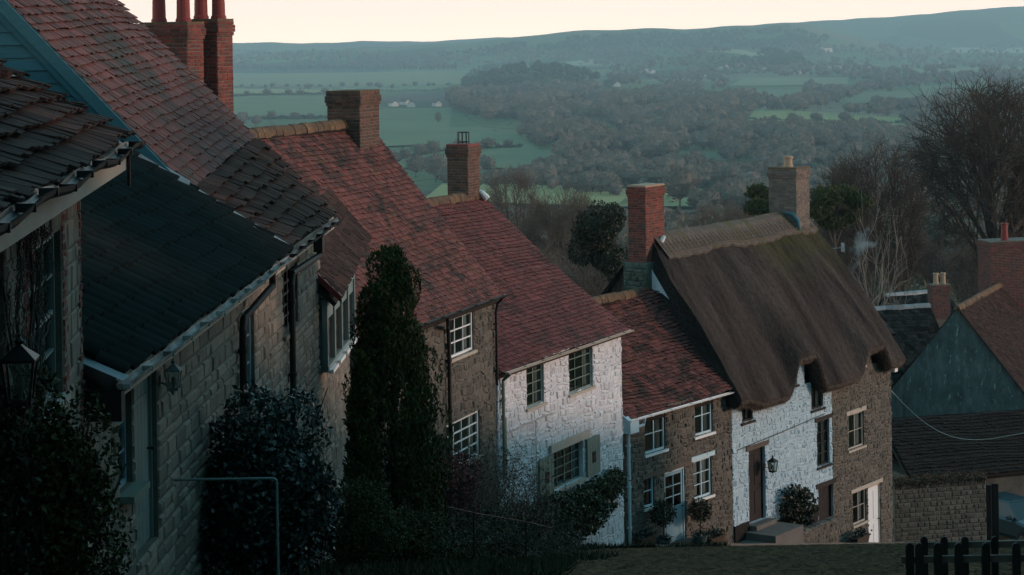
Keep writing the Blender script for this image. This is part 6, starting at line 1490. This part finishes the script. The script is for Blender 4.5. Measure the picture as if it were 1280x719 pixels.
for q_, x_ in enumerate([x for x in HX if x not in FARL]): FARL[x_] = ('first', 'second', 'third', 'fourth', 'fifth', 'sixth', 'seventh', 'eighth', 'ninth', 'tenth', 'eleventh', 'twelfth')[q_]+' from the left of the pale houses of the far village'
for px, py, w_, h, lab in ((492, 133, 16, 9, 0), (506, 131, 14, 9, 0), (514, 134, 18, 9, 0), (546, 133, 14, 10, 0), (806, 91, 22, 13, 0), (815, 92, 20, 12, 0), (840, 118, 18, 9, 0), (905, 86, 24, 12, 0), (925, 84, 22, 13, 0), (940, 88, 26, 11, 0), (960, 87, 22, 12, 0), (1021, 87, 30, 12, 0), (1033, 64, 34, 22, 0), (1045, 85, 34, 13, 0), (1085, 86, 26, 12, 0), (1270, 76, 40, 16, 0), (1170, 80, 26, 12, 0), (770, 108, 20, 10, 0), (765, 214, 17, 6, 0), (842, 143, 30, 8, 0), (950, 138, 26, 8, 0), (998, 92, 24, 12, 0), (882, 95, 22, 12, 0)):
    fh = far_house(fh, px, py, w_, h, px*.7, FARL[px])

# ------------------------------------------------------------------ trees behind the roofs
def put(r, px, ptop, Y, dz=0):
    p = at(px, ptop, Y); zb = ter(p.x, Y); r.location = (p.x, Y, zb); return p.z-zb
def tree_h(px, ptop, Y): p = at(px, ptop, Y); return p.z-ter(p.x, Y)
def spot_(px, ptop, Y): p = at(px, ptop, Y); return (p.x, Y, ter(p.x, Y)), p.z-ter(p.x, Y)
l_, h = spot_(1232, 92, 165); crown_tree('bare_oak', l_, h, 12.6, 'huge leafless oak filling the right edge above the barn', 11, base=.30, limbs=17, n2=10, n3=9, n4=5, r0=.6, up=.45, tw=.022)
l_, h = spot_(1095, 170, 158); crown_tree('bare_beech', l_, h, 7.4, 'slender leafless tree with upswept twigs left of the huge oak', 22, base=.35, limbs=13, n2=9, n3=8, n4=5, r0=.28, up=.9, tw=.016, jit=.05)
l_, h = spot_(1052, 196, 175); crown_tree('bare_beech', l_, h, 5.2, 'smaller upswept leafless tree beside the scots pine', 23, base=.4, limbs=11, n2=8, n3=7, n4=5, r0=.22, up=.9, tw=.016, jit=.05)
l_, h = spot_(1098, 228, 112); crown_tree('silver_birch', l_, h, 3.4, 'pale trunked birch standing in front of the dark scrub', 31, base=.3, limbs=7, n2=4, n3=3, n4=2, r0=.13, up=.9, tw=.008, mb_='pale_bark', mt='pale_bark')
l_, h = spot_(702, 230, 215); crown_tree('bare_willow', l_, h, 8.6, 'rounded leafless willow above the white cottage roof', 41, base=.3, limbs=14, n2=9, n3=9, n4=5, r0=.3, up=.7, tw=.018, mt='twig')
l_, h = spot_(905, 246, 235); crown_tree('bare_willow', l_, h, 9.5, 'low brown leafless tree between the two thatch chimneys', 42, base=.25, limbs=14, n2=9, n3=8, n4=5, r0=.3, up=.5, tw=.018, mt='twig')
l_, h = spot_(640, 205, 330); crown_tree('bare_willow', l_, h, 9.5, 'leafless tree right of the slim wire cowled chimney', 43, base=.25, limbs=12, n2=8, n3=7, n4=5, r0=.3, up=.5, tw=.022, mt='twig')
def pine(px, ptop, Y, lumps_, lab, seed):
    p = at(px, ptop, Y); zb = ter(p.x, Y); r = empty('scots_pine', (p.x, Y, zb), label=lab, cat='pine'); Hh = p.z-zb; pts = []; g_ = np.random.default_rng(seed); mb = MB(); mb.tube([(0,0,-.4),(.2,0,Hh*.5),(0,0,Hh*.92)], [.28, .2, .08], 8)
    for (dx, py, rw, rh) in lumps_:
        c = at(px+dx, py, Y)-r.location; c.y = g_.uniform(-1, 1); q = g_.normal(size=(2600, 3)); q /= np.linalg.norm(q, axis=1)[:, None]; k_ = 1+.25*np.sin(q[:, :1]*9+dx)*np.sin(q[:, 2:]*8)
        pts.append(q*k_*g_.uniform(.6, 1, (2600, 1))*np.array([rw, rw, rh])*Y/F+np.array(c)); mb.tube([(0,0,max(Hh*.4, c.z-2.2)), (c.x*.5, c.y*.5, c.z-.8), tuple(c)], [.10, .07, .03], 5)
    leaves('crown', np.vstack(pts), .22, 'pine_leaf', r, .35, up=.6); mb.build('trunk', 'bark', r)
pine(1040, 232, 140, [(-8, 245, 22, 12), (14, 243, 22, 11), (33, 252, 15, 9), (-20, 262, 18, 10), (0, 278, 18, 9), (24, 272, 16, 9)], 'scots pine right of the grey thatch chimney', 3)
pine(950, 233, 142, [(0, 243, 15, 10), (-5, 258, 16, 10), (8, 262, 12, 10)], 'small scots pine just left of the grey thatch chimney', 4)
def evergreen(px, ptop, pb, pl_, pr_, Y, lab, seed, m='dark_leaf'):
    p = at(px, ptop, Y); q = at(px, pb, Y); zb = ter(p.x, Y); R_ = (pr_-pl_)/2*Y/F; hz = (p.z-q.z)/2
    bush('holm_oak', (p.x, Y, (p.z+q.z)/2), (R_, R_, hz*1.02), 24000, .15, m, lab, 'tree', seed, 13, zb=zb)
evergreen(750, 250, 352, 706, 792, 118, 'dark evergreen tree left of the tall red chimney', 14, 'dark_leaf')
evergreen(1118, 470, 560, 1100, 1150, 100, 'dark evergreen bush tucked behind the thatch end', 5)
# repeats: leafless scrub trees on the slope
sp_ = []
for k in range(4):
    t = crown_tree('hillside_tree', (0, 0, 0), 10, (6.5, 8, 5, 7.5)[k], 'x', 60+k, base=.12, limbs=11, n2=7, n3=7, n4=4, r0=.16, up=.6, tw=.017, mt=('twig', 'oak_twig', 'twig', 'oak_twig')[k], group='leafless trees on the hillside below the houses'); sp_.append(t)
rnd = random.Random(5); firsts = [True]*4; cnt = 0
spots = []
for _ in range(150):
    px = rnd.choice((rnd.uniform(500, 960), rnd.uniform(1000, 1300), rnd.uniform(620, 800))); Y = rnd.choice((rnd.uniform(125, 260), rnd.uniform(230, 520), rnd.uniform(230, 520), rnd.uniform(500, 900))); spots.append((px, Y))
for px, Y in sorted(spots, key=lambda s: s[1]):
    x = (px-640)/F*Y; zb = ter(x, Y); hmax = 268 if not 1000 < px < 1300 else 262
    pt = hmax+rnd.uniform(0, 60); need = at(px, pt, Y).z-zb
    hh = min(rnd.uniform(7, 14), need)
    if hh < 4: continue
    k = rnd.randrange(4); o = sp_[k] if firsts[k] else dup(sp_[k]); firsts[k] = False
    o.location = (x, Y, zb); s_ = hh/10; o.scale = (s_*rnd.uniform(.9, 1.3), s_*rnd.uniform(.9, 1.3), s_); o.rotation_euler = (0, 0, rnd.uniform(0, 6.28)); o['label'] = 'leafless brown tree on the wooded hillside below the houses'
# undergrowth
n = 30000; g_ = np.random.default_rng(9); Yr = 105+np.abs(g_.random(n))**1.5*700; xr = (g_.uniform(380, 1400, n)-640)/F*Yr
zz = np.array([ter(a, b) for a, b in zip(xr, Yr)]); cl = np.sin(xr*.35+Yr*.07)*np.sin(Yr*.11-xr*.13); hgt = (1.2+1.6*np.clip(cl, 0, 1))*g_.random(n)
tag(leaves('undergrowth', np.stack([xr, Yr, zz+hgt], 1), .9, 'far_twig', None, .3, up=1.5), 'brown scrub and undergrowth covering the hillside', 'undergrowth', kind='stuff')
# grass and weeds along the foreground bank
n = 26000; Yr = g_.uniform(24, 60, n); off = g_.uniform(.1, 4.2, n)
xr = np.array([line_x(y) for y in Yr])+off; keepm = (off < 1.6+.8*np.sin(Yr*.9)) | (Yr < 45); xr, Yr = xr[keepm], Yr[keepm]
zz = np.array([gz(b) for b in Yr]); tag(leaves('bank_grass', np.stack([xr, Yr, zz+.03], 1), .22, 'grass_blade', None, .12, up=1.6), 'rough grass and weeds on the bank below the cottages', 'grass', kind='stuff')

# ------------------------------------------------------------------ smoke and haze
def volume(name, dens, col, lab, aniso=0):
    m = bpy.data.materials.new(name); m.use_nodes = True; N = m.node_tree.nodes; L = m.node_tree.links; N.clear(); o = N.new('ShaderNodeOutputMaterial'); v = N.new('ShaderNodeVolumePrincipled')
    v.inputs['Density'].default_value = dens; v.inputs['Color'].default_value = (*col, 1); v.inputs['Anisotropy'].default_value = aniso; L.new(v.outputs[0], o.inputs['Volume']); M[name] = m
m = bpy.data.materials.new('smoke_air'); m.use_nodes = True; N = m.node_tree.nodes; L = m.node_tree.links; N.clear(); o = N.new('ShaderNodeOutputMaterial'); v = N.new('ShaderNodeVolumePrincipled')
v.inputs['Color'].default_value = (.62, .85, .92, 1); tcn = N.new('ShaderNodeTexCoord'); nzn = N.new('ShaderNodeTexNoise'); nzn.inputs['Scale'].default_value = 1.6; nzn.inputs['Detail'].default_value = 3; L.new(tcn.outputs['Object'], nzn.inputs['Vector'])
mrn = N.new('ShaderNodeMapRange'); mrn.inputs[1].default_value = .5; mrn.inputs[2].default_value = .75; mrn.inputs[4].default_value = 1.1; L.new(nzn.outputs['Fac'], mrn.inputs[0]); L.new(mrn.outputs[0], v.inputs['Density']); L.new(v.outputs[0], o.inputs['Volume']); M['smoke_air'] = m
a = at(1062, 352, 95.4); mb = MB(); mb.tube([(0,0,.1),(.1,0,.7),(.35,.1,1.3),(.8,.1,1.9),(1.1,.1,2.4)], [.08, .25, .45, .55, .2], 12)
tag(mb.build('chimney_smoke', 'smoke_air', loc=a, smooth=True), 'thin wisp of blue smoke rising from the small grey chimney', 'smoke', kind='stuff')
HAZE = 1.05e-4
volume('haze_air', HAZE, (.62, .90, 1.0), '', .0)
mb = MB(); mb.box((-7800, -90, -112), (7800, 11700, 330)); tag(mb.build('haze', 'haze_air'), 'pale blue evening haze over the valley', 'haze', kind='stuff')
